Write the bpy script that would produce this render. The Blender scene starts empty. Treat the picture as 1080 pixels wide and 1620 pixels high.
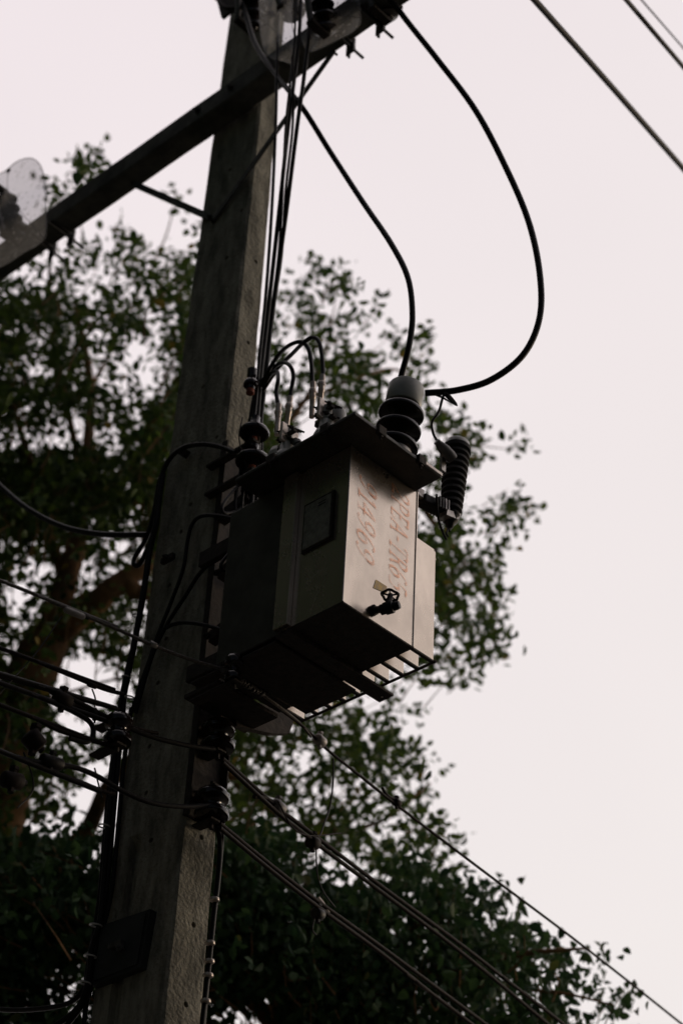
import bpy, bmesh, math, random
import numpy as np
from mathutils import Vector, Matrix

random.seed(7)
rng = np.random.default_rng(11)
scene = bpy.context.scene
COL = scene.collection

# ------------------------------------------------------------------ camera
F_PX, PITCH, ROLL = 3140.0, math.radians(37.3), math.radians(3.3)
fw = Vector((0, math.cos(PITCH), math.sin(PITCH)))
r0 = Vector((1, 0, 0)); u0 = r0.cross(fw)
RT = r0 * math.cos(ROLL) + u0 * math.sin(ROLL)
UP = -r0 * math.sin(ROLL) + u0 * math.cos(ROLL)
CAM = Vector((0, 0, 1.6))
cd = bpy.data.cameras.new("camera"); cam = bpy.data.objects.new("camera", cd); COL.objects.link(cam)
cam.matrix_world = Matrix.Translation(CAM) @ Matrix((RT, UP, -fw)).transposed().to_4x4()
cd.sensor_fit = 'VERTICAL'; cd.sensor_height = 36.0; cd.sensor_width = 24.0
cd.lens = F_PX * 36.0 / 1620.0
cd.clip_start = 0.1; cd.clip_end = 3000
cd.dof.use_dof = True; cd.dof.focus_distance = 7.3; cd.dof.aperture_fstop = 1.7
scene.camera = cam

# ------------------------------------------------------------------ sky, sun, exposure
SUN_EL, SUN_AZ = math.radians(12), math.radians(62)      # azimuth clockwise from +Y
world = bpy.data.worlds.new("World"); scene.world = world; world.use_nodes = True
wn, wl = world.node_tree.nodes, world.node_tree.links
wn.clear()
out = wn.new("ShaderNodeOutputWorld")
sky = wn.new("ShaderNodeTexSky"); sky.sky_type = 'NISHITA'; sky.sun_disc = False
sky.sun_elevation = SUN_EL; sky.sun_rotation = SUN_AZ; sky.dust_density = 4.0; sky.air_density = 1.0
bg1 = wn.new("ShaderNodeBackground"); bg1.inputs[1].default_value = 0.02
wl.new(sky.outputs[0], bg1.inputs[0])
# pale overcast veil, brighter on the sunset side, dim on the far side
tc = wn.new("ShaderNodeTexCoord")
dot = wn.new("ShaderNodeVectorMath"); dot.operation = 'DOT_PRODUCT'
v = Vector((0.36, 0.86, 0.35)).normalized(); dot.inputs[1].default_value = v
wl.new(tc.outputs['Generated'], dot.inputs[0])
mr = wn.new("ShaderNodeMapRange"); mr.interpolation_type = 'SMOOTHSTEP'
mr.inputs['From Min'].default_value = -0.18; mr.inputs['From Max'].default_value = 0.54
mr.inputs['To Min'].default_value = 0.02; mr.inputs['To Max'].default_value = 0.855
wl.new(dot.outputs['Value'], mr.inputs['Value'])
nz = wn.new("ShaderNodeTexNoise"); nz.inputs['Scale'].default_value = 2.2; nz.inputs['Detail'].default_value = 3
wl.new(tc.outputs['Generated'], nz.inputs['Vector'])
ramp = wn.new("ShaderNodeMix"); ramp.data_type = 'RGBA'
ramp.inputs[6].default_value = (1.0, 0.895, 0.91, 1); ramp.inputs[7].default_value = (1.0, 0.925, 0.895, 1)
d2 = wn.new("ShaderNodeVectorMath"); d2.operation = 'DOT_PRODUCT'; d2.inputs[1].default_value = (.6, .6, -.5); wl.new(tc.outputs['Generated'], d2.inputs[0])
m2 = wn.new("ShaderNodeMapRange"); m2.inputs['From Min'].default_value = -.1; m2.inputs['From Max'].default_value = .45; wl.new(d2.outputs['Value'], m2.inputs['Value'])
wl.new(m2.outputs[0], ramp.inputs[0])
bg2 = wn.new("ShaderNodeBackground")
wl.new(ramp.outputs[2], bg2.inputs[0]); vr = wn.new("ShaderNodeMapRange"); vr.inputs['From Min'].default_value = .3; vr.inputs['From Max'].default_value = .7
vr.inputs['To Min'].default_value = .94; vr.inputs['To Max'].default_value = 1.03; wl.new(nz.outputs['Fac'], vr.inputs['Value'])
vm = wn.new("ShaderNodeMath"); vm.operation = 'MULTIPLY'; wl.new(mr.outputs[0], vm.inputs[0]); wl.new(vr.outputs[0], vm.inputs[1])
wl.new(vm.outputs[0], bg2.inputs[1])
add = wn.new("ShaderNodeAddShader"); wl.new(bg1.outputs[0], add.inputs[0]); wl.new(bg2.outputs[0], add.inputs[1])
wl.new(add.outputs[0], out.inputs[0])

sd = bpy.data.lights.new("sun", 'SUN'); sun = bpy.data.objects.new("sun", sd); COL.objects.link(sun)
sd.energy = 0.5; sd.angle = math.radians(10); sd.color = (1.0, 0.78, 0.55)
sdir = Vector((math.sin(SUN_AZ) * math.cos(SUN_EL), math.cos(SUN_AZ) * math.cos(SUN_EL), math.sin(SUN_EL)))
sun.rotation_euler = sdir.to_track_quat('Z', 'Y').to_euler()

scene.view_settings.view_transform = 'Standard'; scene.view_settings.look = 'None'
scene.view_settings.exposure = 0.0; scene.view_settings.gamma = 1.0
scene.view_settings.use_curve_mapping = False
scene.cycles.use_denoising = True
scene.cycles.max_bounces = 6; scene.cycles.transparent_max_bounces = 16

# ------------------------------------------------------------------ place frame: A = along the crossarm, B = across it
YAW = math.radians(45)
A = Vector((-math.sin(YAW), math.cos(YAW), 0)); B = Vector((math.cos(YAW), math.sin(YAW), 0)); Z = Vector((0, 0, 1))
AX = {'A': A, 'B': B, 'Z': Z}
def ray(x, y):
    return (fw + RT * ((x - 540) / F_PX) - UP * ((y - 810) / F_PX)).normalized()
Q = CAM + ray(542, 952) * 7.0
def W(a, b, z): return Q + A * a + B * b + Z * z
def P(x, y, ax, val):
    """point of the plane a=val, b=val or z=val seen along the sight line of a photo pixel"""
    if ax == 'D': return CAM + ray(x, y) * val
    n = AX[ax]; d = ray(x, y)
    return CAM + d * ((Q + n * val - CAM).dot(n) / d.dot(n))
def PV(x, y, p0, az):
    """same on the vertical plane through p0 that runs along azimuth az"""
    n = Vector((math.cos(az), -math.sin(az), 0)); d = ray(x, y)
    return CAM + d * ((p0 - CAM).dot(n) / d.dot(n))
def loc(p):
    p = p - Q; return p.dot(A), p.dot(B), p.z

# ------------------------------------------------------------------ materials
def mat(name, color, rough=0.6, metal=0.0, var=0.25, scale=8.0, bump=0.15, bscale=60.0, color2=None, stretch=None,
        spec=0.5, island=None, rvar=0.0):
    m = bpy.data.materials.new(name); m.use_nodes = True
    n, l = m.node_tree.nodes, m.node_tree.links
    b = n["Principled BSDF"]
    b.inputs['Roughness'].default_value = rough; b.inputs['Metallic'].default_value = metal
    b.inputs['Specular IOR Level'].default_value = spec
    t = n.new("ShaderNodeTexCoord"); mp = n.new("ShaderNodeMapping"); l.new(t.outputs['Object'], mp.inputs[0])
    if stretch: mp.inputs['Scale'].default_value = stretch
    nt = n.new("ShaderNodeTexNoise"); nt.inputs['Scale'].default_value = scale; nt.inputs['Detail'].default_value = 6
    nt.inputs['Roughness'].default_value = 0.65
    l.new(mp.outputs[0], nt.inputs['Vector'])
    mx = n.new("ShaderNodeMix"); mx.data_type = 'RGBA'
    c2 = color2 or tuple(c * (1 - var) for c in color)
    mx.inputs[6].default_value = (*color, 1); mx.inputs[7].default_value = (*c2, 1)
    mrr = n.new("ShaderNodeMapRange"); mrr.inputs['From Min'].default_value = 0.35; mrr.inputs['From Max'].default_value = 0.65
    l.new(nt.outputs['Fac'], mrr.inputs['Value']); l.new(mrr.outputs[0], mx.inputs[0])
    l.new(mx.outputs[2], b.inputs['Base Color'])
    if rvar:
        m3 = n.new("ShaderNodeMapRange"); m3.inputs['To Min'].default_value = rough - rvar; m3.inputs['To Max'].default_value = rough + rvar
        l.new(mrr.outputs[0], m3.inputs['Value']); l.new(m3.outputs[0], b.inputs['Roughness'])
    if bump:
        n2 = n.new("ShaderNodeTexNoise"); n2.inputs['Scale'].default_value = bscale; n2.inputs['Detail'].default_value = 4
        l.new(t.outputs['Object'], n2.inputs['Vector'])
        bp = n.new("ShaderNodeBump"); bp.inputs['Strength'].default_value = bump; bp.inputs['Distance'].default_value = 0.01
        l.new(n2.outputs['Fac'], bp.inputs['Height']); l.new(bp.outputs[0], b.inputs['Normal'])
    return m

M = {}
M['concrete'] = mat('concrete', (0.38, 0.36, 0.295), 0.95, var=.5, scale=9, stretch=(2, 2, .6), color2=(0.14, 0.135, 0.11), bump=.9, bscale=60, spec=.2)
M['arm_concrete'] = mat('arm_concrete', (0.17, 0.165, 0.15), 0.95, scale=7, color2=(0.075, 0.075, 0.07), bump=.6, bscale=110, spec=.2)
M['tank'] = mat('tank_paint', (0.72, 0.62, 0.525), 0.27, 0.88, scale=5, color2=(0.56, 0.485, 0.415), bump=.02, bscale=25, rvar=.05, stretch=(1, 1, .5))
M['lid'] = mat('lid_paint', (0.075, 0.07, 0.065), 0.4, 0.4, scale=14, color2=(0.04, 0.037, 0.034), bump=.08, bscale=40)
M['steel'] = mat('galvanised_steel', (0.14, 0.14, 0.14), 0.5, 0.6, scale=20, color2=(0.06, 0.055, 0.05), bump=.15)
M['rusty'] = mat('rusty_steel_and_shade', (0.05, 0.038, 0.032), 0.8, 0.2, scale=30, color2=(0.02, 0.017, 0.015), bump=.3)  # rust on the hardware; on the tank underside this dark tone stands for shade
M['bright'] = mat('bright_metal', (0.85, 0.74, 0.66), 0.3, 0.35, scale=40, color2=(0.5, 0.42, 0.37), bump=.2)
M['alu'] = mat('aluminium', (0.45, 0.42, 0.40), 0.4, 0.8, scale=40, color2=(0.25, 0.23, 0.22), bump=.2)
M['rubber'] = mat('black_cable', (0.014, 0.013, 0.014), 0.5, scale=25, color2=(0.009, 0.008, 0.009), bump=.1, spec=.2)
M['wire'] = mat('brown_wire', (0.018, 0.013, 0.013), 0.65, spec=.12, scale=40, color2=(0.016, 0.012, 0.012), bump=.2)
M['strand'] = mat('stranded_wire', (0.12, 0.105, 0.095), 0.55, 0.3, scale=60, color2=(0.05, 0.045, 0.04), bump=.4, bscale=150)
M['porcelain'] = mat('brown_porcelain', (0.018, 0.012, 0.012), 0.12, scale=10, color2=(0.012, 0.008, 0.008), bump=.03)
M['shed'] = mat('polymer_shed', (0.020, 0.019, 0.019), 0.75, scale=30, color2=(0.012, 0.012, 0.012), bump=.1, spec=.3)
M['cap'] = mat('grey_cap', (0.36, 0.36, 0.335), 0.35, scale=12, color2=(0.28, 0.285, 0.26), bump=.05)
M['greyplastic'] = mat('grey_plastic', (0.16, 0.15, 0.15), 0.5, scale=20, color2=(0.09, 0.085, 0.085), bump=.1)
M['paleplastic'] = mat('pale_plastic', (0.40, 0.36, 0.34), 0.4, scale=20, color2=(0.22, 0.20, 0.19), bump=.15)
M['tie'] = mat('white_tie', (0.62, 0.60, 0.58), 0.3, scale=20, bump=.1)
M['housing'] = mat('dark_housing_paint', (0.12, 0.115, 0.105), 0.45, 0.6, scale=9, color2=(0.07, 0.067, 0.06), bump=.05)
M['box'] = mat('box_steel', (0.055, 0.06, 0.065), 0.55, 0.3, scale=9, color2=(0.03, 0.033, 0.035), bump=.1)
M['ground'] = mat('ground', (0.07, 0.065, 0.055), 0.95, scale=.4, color2=(0.035, 0.04, 0.025), bump=.4, bscale=3)
M['asphalt'] = mat('asphalt', (0.05, 0.05, 0.05), 0.9, scale=2, color2=(0.035, 0.035, 0.036), bump=.4, bscale=30)
M['bark'] = mat('bark', (0.42, 0.23, 0.11), 0.9, scale=3, color2=(0.09, 0.06, 0.04), bump=.9, bscale=14, stretch=(1.5, 1.5, .6), spec=.2)
M['yellow'] = mat('yellow_paint', (0.95, 0.66, 0.20), 0.5, scale=60, color2=(0.56, 0.42, 0.28), bump=.05)

def worn_print(name, col, base):
    m = bpy.data.materials.new(name); m.use_nodes = True
    n, l = m.node_tree.nodes, m.node_tree.links
    b = n["Principled BSDF"]; b.inputs['Roughness'].default_value = .3; b.inputs['Metallic'].default_value = .8
    t = n.new("ShaderNodeTexCoord"); nt = n.new("ShaderNodeTexNoise"); nt.inputs['Scale'].default_value = 28; nt.inputs['Detail'].default_value = 8
    l.new(t.outputs['Object'], nt.inputs['Vector'])
    mr_ = n.new("ShaderNodeMapRange"); mr_.inputs['From Min'].default_value = .24; mr_.inputs['From Max'].default_value = .56
    l.new(nt.outputs['Fac'], mr_.inputs['Value'])
    b.inputs['Base Color'].default_value = (*col, 1)
    tr = n.new("ShaderNodeBsdfTransparent"); ms = n.new("ShaderNodeMixShader")
    m2 = n.new("ShaderNodeMath"); m2.operation = 'MULTIPLY'; m2.inputs[1].default_value = .62
    l.new(mr_.outputs[0], m2.inputs[0]); l.new(m2.outputs[0], ms.inputs[0])
    l.new(b.outputs[0], ms.inputs[2]); l.new(tr.outputs[0], ms.inputs[1]); l.new(ms.outputs[0], n['Material Output'].inputs[0])
    # factor 0 = bare metal shows through the worn paint
    return m
M['print'] = worn_print('worn_orange_paint', (0.80, 0.43, 0.28), None)

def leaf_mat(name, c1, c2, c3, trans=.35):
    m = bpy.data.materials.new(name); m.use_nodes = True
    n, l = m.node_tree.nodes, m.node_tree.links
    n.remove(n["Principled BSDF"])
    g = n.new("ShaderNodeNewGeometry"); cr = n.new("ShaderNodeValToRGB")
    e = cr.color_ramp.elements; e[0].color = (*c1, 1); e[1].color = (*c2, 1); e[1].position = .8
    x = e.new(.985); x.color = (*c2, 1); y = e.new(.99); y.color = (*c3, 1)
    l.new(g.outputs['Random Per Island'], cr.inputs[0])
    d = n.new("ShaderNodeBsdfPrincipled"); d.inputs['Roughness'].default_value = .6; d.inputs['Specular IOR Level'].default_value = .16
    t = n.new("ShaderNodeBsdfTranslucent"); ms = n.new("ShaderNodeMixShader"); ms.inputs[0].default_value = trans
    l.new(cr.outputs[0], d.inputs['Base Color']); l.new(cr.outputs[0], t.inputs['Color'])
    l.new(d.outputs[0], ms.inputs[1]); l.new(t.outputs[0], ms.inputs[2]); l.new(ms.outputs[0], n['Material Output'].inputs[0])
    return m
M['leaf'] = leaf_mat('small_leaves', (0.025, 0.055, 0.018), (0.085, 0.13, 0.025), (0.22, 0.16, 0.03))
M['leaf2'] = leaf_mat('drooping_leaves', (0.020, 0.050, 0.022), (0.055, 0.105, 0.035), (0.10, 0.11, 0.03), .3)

def clear_mat():
    m = bpy.data.materials.new('clear_sheet'); m.use_nodes = True
    n, l = m.node_tree.nodes, m.node_tree.links
    n.remove(n["Principled BSDF"])
    tr = n.new("ShaderNodeBsdfTransparent"); tr.inputs[0].default_value = (.86, .86, .87, 1)
    df = n.new("ShaderNodeBsdfTranslucent"); df.inputs[0].default_value = (.45, .45, .46, 1)
    gl = n.new("ShaderNodeBsdfGlossy"); gl.inputs['Roughness'].default_value = .12; gl.inputs[0].default_value = (.8, .85, .9, 1)
    t = n.new("ShaderNodeTexCoord"); nt = n.new("ShaderNodeTexNoise"); nt.inputs['Scale'].default_value = 45; nt.inputs['Detail'].default_value = 3
    l.new(t.outputs['Object'], nt.inputs['Vector'])
    mr_ = n.new("ShaderNodeMapRange"); mr_.inputs['From Min'].default_value = .60; mr_.inputs['From Max'].default_value = .72
    mr_.inputs['To Min'].default_value = .12; mr_.inputs['To Max'].default_value = .5
    l.new(nt.outputs['Fac'], mr_.inputs['Value'])
    a = n.new("ShaderNodeMixShader"); l.new(mr_.outputs[0], a.inputs[0]); l.new(tr.outputs[0], a.inputs[1]); l.new(df.outputs[0], a.inputs[2])
    b = n.new("ShaderNodeMixShader"); b.inputs[0].default_value = .05
    l.new(a.outputs[0], b.inputs[1]); l.new(gl.outputs[0], b.inputs[2]); l.new(b.outputs[0], n['Material Output'].inputs[0])
    return m
M['clear'] = clear_mat()

# ------------------------------------------------------------------ builders
def catmull(pts, n=8):
    if len(pts) < 3: return [Vector(p) for p in pts]
    p = [pts[0] * 2 - pts[1]] + list(pts) + [pts[-1] * 2 - pts[-2]]
    o = []
    for i in range(1, len(p) - 2):
        for k in range(n):
            t = k / n
            a, b, c, d = p[i - 1], p[i], p[i + 1], p[i + 2]
            o.append(0.5 * ((2 * b) + (c - a) * t + (2 * a - 5 * b + 4 * c - d) * t * t + (3 * b - 3 * c + d - a) * t ** 3))
    o.append(Vector(pts[-1]))
    return o

class G:
    def __init__(s): s.v = []; s.f = []; s.sm = []
    def add(s, vs, fs, smooth=False):
        o = len(s.v); s.v += [Vector(x) for x in vs]; s.f += [tuple(i + o for i in f) for f in fs]; s.sm += [smooth] * len(fs)
        return s
    def box(s, c, h, ax=None, bev=0.0):
        """box: centre, half sizes along (A, B, Z) or given axes; small chamfer on the edges"""
        ax = ax or (A, B, Z)
        bm = bmesh.new(); bmesh.ops.create_cube(bm, size=2)
        for v_ in bm.verts: v_.co = Vector((v_.co.x * h[0], v_.co.y * h[1], v_.co.z * h[2]))
        if bev: bmesh.ops.bevel(bm, geom=list(bm.edges), offset=bev, segments=2, affect='EDGES', profile=.6)
        vs = [c + ax[0] * q.co.x + ax[1] * q.co.y + ax[2] * q.co.z for q in bm.verts]
        bm.verts.index_update()
        fs = [tuple(q.index for q in f.verts) for f in bm.faces]
        bm.free()
        return s.add(vs, fs, False)
    def tube(s, pts, r, seg=8, sm=True, n=8, cap=True, twist=0):
        pts = catmull([Vector(p) for p in pts], n) if sm else [Vector(p) for p in pts]
        N = len(pts); rs = r if callable(r) else (lambda t: r)
        t0 = (pts[1] - pts[0]).normalized()
        nrm = t0.orthogonal().normalized(); vs = []; fs = []
        for i, p in enumerate(pts):
            t = ((pts[min(i + 1, N - 1)] - pts[max(i - 1, 0)])).normalized()
            nrm = (nrm - t * nrm.dot(t)).normalized(); bn = t.cross(nrm)
            rr = rs(i / (N - 1))
            for k in range(seg):
                a = 2 * math.pi * k / seg + twist * i
                vs.append(p + (nrm * math.cos(a) + bn * math.sin(a)) * rr)
        for i in range(N - 1):
            for k in range(seg):
                fs.append((i * seg + k, i * seg + (k + 1) % seg, (i + 1) * seg + (k + 1) % seg, (i + 1) * seg + k))
        if cap: fs.append(tuple(range(seg))[::-1]); fs.append(tuple((N - 1) * seg + k for k in range(seg)))
        return s.add(vs, fs, True)
    def lathe(s, base, axis, prof, seg=20, smooth=True):
        """prof = [(radius, height along axis)...]"""
        axis = axis.normalized(); e1 = axis.orthogonal().normalized(); e2 = axis.cross(e1)
        vs = []; fs = []
        for r, h in prof:
            for k in range(seg):
                a = 2 * math.pi * k / seg
                vs.append(base + axis * h + (e1 * math.cos(a) + e2 * math.sin(a)) * max(r, 1e-4))
        for i in range(len(prof) - 1):
            for k in range(seg):
                fs.append((i * seg + k, i * seg + (k + 1) % seg, (i + 1) * seg + (k + 1) % seg, (i + 1) * seg + k))
        fs.append(tuple(range(seg))[::-1]); fs.append(tuple((len(prof) - 1) * seg + k for k in range(seg)))
        return s.add(vs, fs, smooth)
    def prism(s, poly, d):
        n = len(poly); vs = [Vector(p) for p in poly] + [Vector(p) + d for p in poly]
        fs = [tuple(range(n)), tuple(range(2 * n - 1, n - 1, -1))] + [(i, i + n, (i + 1) % n + n, (i + 1) % n) for i in range(n)]
        return s.add(vs, fs, False)
    def bolt(s, c, axis, r=.012, h=.01, shank=.02):
        s.lathe(c, axis, [(r * .55, -shank), (r * .55, 0), (r * 1.15, 0), (r * 1.15, h), (r * .55, h), (r * .5, h + .012)], 6, False)
        return s
    def build(s, name, m, parent=None, base=None):
        me = bpy.data.meshes.new(name)
        if parent is not None: base = Vector(parent['base']) if 'base' in parent else Vector((0, 0, 0))
        if base is None:
            base = Vector((sum(p.x for p in s.v), sum(p.y for p in s.v), sum(p.z for p in s.v))) / max(len(s.v), 1)
        me.from_pydata([p - base for p in s.v], [], s.f)
        me.polygons.foreach_set('use_smooth', s.sm); me.update()
        bm = bmesh.new(); bm.from_mesh(me); bmesh.ops.recalc_face_normals(bm, faces=bm.faces)
        for e in bm.edges:
            if len(e.link_faces) == 2 and e.calc_face_angle(0) > math.radians(50): e.smooth = False
        bm.to_mesh(me); bm.free()
        o = bpy.data.objects.new(name, me); COL.objects.link(o)
        me.materials.append(M[m] if isinstance(m, str) else m)
        if parent is not None: o.parent = parent; KB[o.name] = base
        else: o.location = base
        return o
KB = {}
def sub(parent_obj, g, name, m):
    """sub-part: child of a part, same base"""
    b = KB.get(parent_obj.name, None)
    if b is None: b = Vector(parent_obj.location)
    me_o = g.build(name, m, None, base=b); me_o.location = (0, 0, 0); me_o.parent = parent_obj
    KB[me_o.name] = b
    return me_o
def tag(o, label=None, cat=None, group=None, kind=None):
    if label: o['label'] = label
    if cat: o['category'] = cat
    if group: o['group'] = group
    if kind: o['kind'] = kind
    return o
def thing(name, base, label, cat, group=None):
    o = bpy.data.objects.new(name, None); COL.objects.link(o); o.location = base
    KB[o.name] = Vector(base); o['label'] = label; o['category'] = cat
    if group: o['group'] = group
    o.empty_display_size = .1
    return o
def part(g, name, m, root):
    return sub(root, g, name, m)

# ------------------------------------------------------------------ ground
g = G(); g.add([(-900, -900, 0), (900, -900, 0), (900, 900, 0), (-900, 900, 0)], [(0, 1, 2, 3)])
tag(g.build('ground', 'ground', base=Vector((0, 0, 0))), kind='structure')
g = G(); dr = Vector((math.sin(math.radians(36)), math.cos(math.radians(36)), 0)); sd_ = Vector((dr.y, -dr.x, 0))
cR = Vector((2.2, 0, .004))
g.add([cR - dr * 400 - sd_ * 3.5, cR - dr * 400 + sd_ * 3.5, cR + dr * 400 + sd_ * 3.5, cR + dr * 400 - sd_ * 3.5], [(0, 1, 2, 3)])
tag(g.build('road', 'asphalt', base=cR), kind='structure')

# ------------------------------------------------------------------ utility pole
PA, PB = 1.065, .205
def half(z): return .19 - .0065 * z, .083 - .006 * z
zg = -Q.z
root = thing('utility_pole', W(PA, PB, zg), 'tall rectangular weathered concrete pole with drilled holes carrying the transformer', 'pole')
g = G(); rings = []
slot_top = loc(P(214, 1331, 'B', PB - .09))[2]
zs = sorted([zg, -3, slot_top - .02, slot_top + .03] + [-2.2 + .11 * k for k in range(65) if abs(-2.2 + .11 * k - slot_top) > .06])
vs, fs = [], []
for z in zs:
    ha, hb = half(z); c = .012
    sA, sB_ = ha * .18, ha * .50        # slot position on the -B face
    dep = .03 if z <= slot_top - .01 else 0.0
    prof = [(-ha + c, -hb), (sA, -hb), (sA + .006, -hb + dep), (sB_ - .006, -hb + dep), (sB_, -hb), (ha - c, -hb), (ha, -hb + c), (ha, hb - c), (ha - c, hb),
            (-ha + c, hb), (-ha, hb - c), (-ha, -hb + c)]
    vs += [W(PA + a + random.gauss(0, .0012), PB + b + random.gauss(0, .0010), z) for a, b in prof]
n = 12
for i in range(len(zs) - 1):
    for k in range(n): fs.append((i * n + k, i * n + (k + 1) % n, (i + 1) * n + (k + 1) % n, (i + 1) * n + k))
fs.append(tuple(range(n))); fs.append(tuple((len(zs) - 1) * n + k for k in range(n))[::-1])
g.add(vs, fs); body = part(g, 'pole_body', 'concrete', root)
# drilled holes, cut for real
holes = [(302, 700), (300, 797), (368, 675), (285, 840), (267, 925), (375, 535), (340, 690), (392, 470), (355, 405), (318, 610), (372, 605),
         (250, 1080), (237, 1181), (262, 1010), (378, 330), (360, 265), (240, 1330), (352, 790), (232, 1255)]
cut = G()
for x, y in holes:
    p = P(x, y, 'B', PB - .083); a, b, z = loc(p)
    cut.lathe(W(a, PB - half(z)[1] - .02, z), B, [(.011, 0), (.011, .075)], 10)
for z in (-1.2, -.9, -.55, .1, .35, 1.2, 1.9, 2.4):
    cut.lathe(W(PA - half(z)[0] - .02, PB + .01, z), A, [(.011, 0), (.011, .075)], 10)
co = cut.build('cutter', 'concrete', base=Vector((0, 0, 0)))
bpy.context.view_layer.update()
md = body.modifiers.new('b', 'BOOLEAN'); md.operation = 'DIFFERENCE'; md.solver = 'EXACT'; md.object = co
bpy.context.view_layer.update()
nm = bpy.data.meshes.new_from_object(body.evaluated_get(bpy.context.evaluated_depsgraph_get()))
body.modifiers.clear(); body.data = nm
bpy.data.objects.remove(co)
# ------------------------------------------------------------------ crossarm
def arm_z(a): return 3.375 + .026 * (a - .7)
root = thing('crossarm', W(PA, .065, arm_z(PA)), 'long square concrete crossarm bolted across the front of the pole', 'crossarm')
g = G()
prof = [(0, 0), (0, .132), (.125, .132), (.125, 0)]
c = .008
prof = [(c, 0), (0, c), (0, .132 - c), (c, .132), (.122 - c, .132), (.122, .132 - c), (.122, c), (.122 - c, 0)]
vs, fs = [], []; aa = [-.42 + i * .15 for i in range(25)]
for a in aa:
    for b, z in prof: vs.append(W(a, b + random.uniform(-.0012, .0012), arm_z(a) + z + random.uniform(-.0012, .0012)))
for i in range(len(aa) - 1):
    for k in range(8): fs.append((i * 8 + k, i * 8 + (k + 1) % 8, (i + 1) * 8 + (k + 1) % 8, (i + 1) * 8 + k))
fs.append(tuple(range(8))[::-1]); fs.append(tuple((len(aa) - 1) * 8 + k for k in range(8)))
g.add(vs, fs); part(g, 'beam', 'arm_concrete', root)
for a in (.95, 1.18):
    g = G(); g.bolt(W(a, -.004, arm_z(a) + .066), -B, .016); part(g, 'through_bolt', 'rusty', root)

def brace(x1, y1, x2, y2, label):
    p1 = P(x1, y1, 'B', .015 + .05); p2 = P(x2, y2, 'B', PB - half(2.8)[1] - .012)
    r = thing('crossarm_brace', p2, label, 'brace', None)
    d = (p2 - p1).normalized(); side = d.cross(B).normalized()
    g = G(); g.box((p1 + p2) / 2, ((p2 - p1).length / 2, .005, .017), (d, side.cross(d), side), .002)
    part(g, 'flat_bar', 'steel', r)
    for q in (p1, p2):
        g = G(); g.bolt(q - side.cross(d) * -.006, -B, .011); part(g, 'bolt', 'rusty', r)
brace(212, 291, 332, 344, 'short flat steel brace from the crossarm to the left edge of the pole')
brace(527, 82, 337, 349, 'long thin steel brace running diagonally over the upper pole to the crossarm')

# clamps under the crossarm: back plate, strap and two long bolts that poke out behind
def clamp(px, py, label):
    b0 = .115; p = P(px, py, 'B', b0); a, _, z = loc(p)
    z0 = arm_z(a)
    r = thing('crossarm_clamp', W(a, .06, z0), label, 'clamp', 'steel clamps gripping the crossarm')
    g = G(); g.box(W(a, b0 + .018, z0 - .02), (.022, .005, .045)); part(g, 'back_plate', 'steel', r)
    g = G(); g.tube([W(a, -.03, z0 - .028), W(a, b0 + .10, z0 - .028)], .008, 8, sm=False); part(g, 'clamp_bolt', 'steel', r)
    g = G(); g.lathe(W(a, b0 + .024, z0 - .028), B, [(.014, 0), (.014, .012)], 6, False); part(g, 'nut', 'rusty', r)
    g = G(); g.box(W(a, .05, z0 - .012), (.018, .07, .004)); part(g, 'strap', 'steel', r)
    g = G(); g.box(W(a + .03, b0 + .03, z0 - .01), (.004, .012, .05)); part(g, 'side_strap', 'steel', r)
clamp(550, 90, 'steel clamp under the crossarm, second from its upper right end')
clamp(597, 62, 'steel clamp under the crossarm nearest its upper right end')
clamp(105, 398, 'steel clamp under the crossarm just right of the left clear guard')
clamp(74, 424, 'steel clamp under the crossarm directly below the left clear guard')

# ------------------------------------------------------------------ fuse cutouts with clear guards
def guard(poly, b0, folds, name_label, root):
    g = G()
    pts = [P(x, y, 'B', b0 + dd) for x, y, dd in poly]
    pts = catmull(pts[-2:] + pts + pts[:2], 5)[10:-10]; n = len(pts)
    c = sum(pts, Vector()) / n
    rim = pts; inner = [c + (p - c) * .55 for p in pts]
    vs = rim + inner + [c - B * folds]
    fs = [(i, (i + 1) % n, n + (i + 1) % n, n + i) for i in range(n)] + [(n + i, n + (i + 1) % n, 2 * n) for i in range(n)]
    k = len(vs); vs2 = [v_ - B * .003 for v_ in vs]
    fs2 = fs + [tuple(i + k for i in f)[::-1] for f in fs] + [(i, i + k, (i + 1) % n + k, (i + 1) % n) for i in range(n)]
    g.add(vs + vs2, fs2, True)
    g2 = G(); g2.tube(rim + [rim[0]], .0022, 5, sm=False); k0 = part(g, name_label, 'clear', root); sub(k0, g2, 'guard_rim', 'greyplastic')
    g2 = G(); g2.tube([rim[int(n * .2)], c - B * (folds + .004), rim[int(n * .75)]], .0016, 5, n=6); sub(k0, g2, 'guard_crease', 'greyplastic')
    return k0
def insulator(g, base, axis, L, r, ns, rc=.5, seg=20):
    prof = [(r * rc, 0)]
    for i in range(ns):
        h = (i + .15) / ns * L; s_ = L / ns
        prof += [(r * rc, h), (r, h + s_ * .12), (r, h + s_ * .2), (r * (rc + .1), h + s_ * .6)]
    prof += [(r * rc, L)]
    g.lathe(base, axis, prof, seg)
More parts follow.
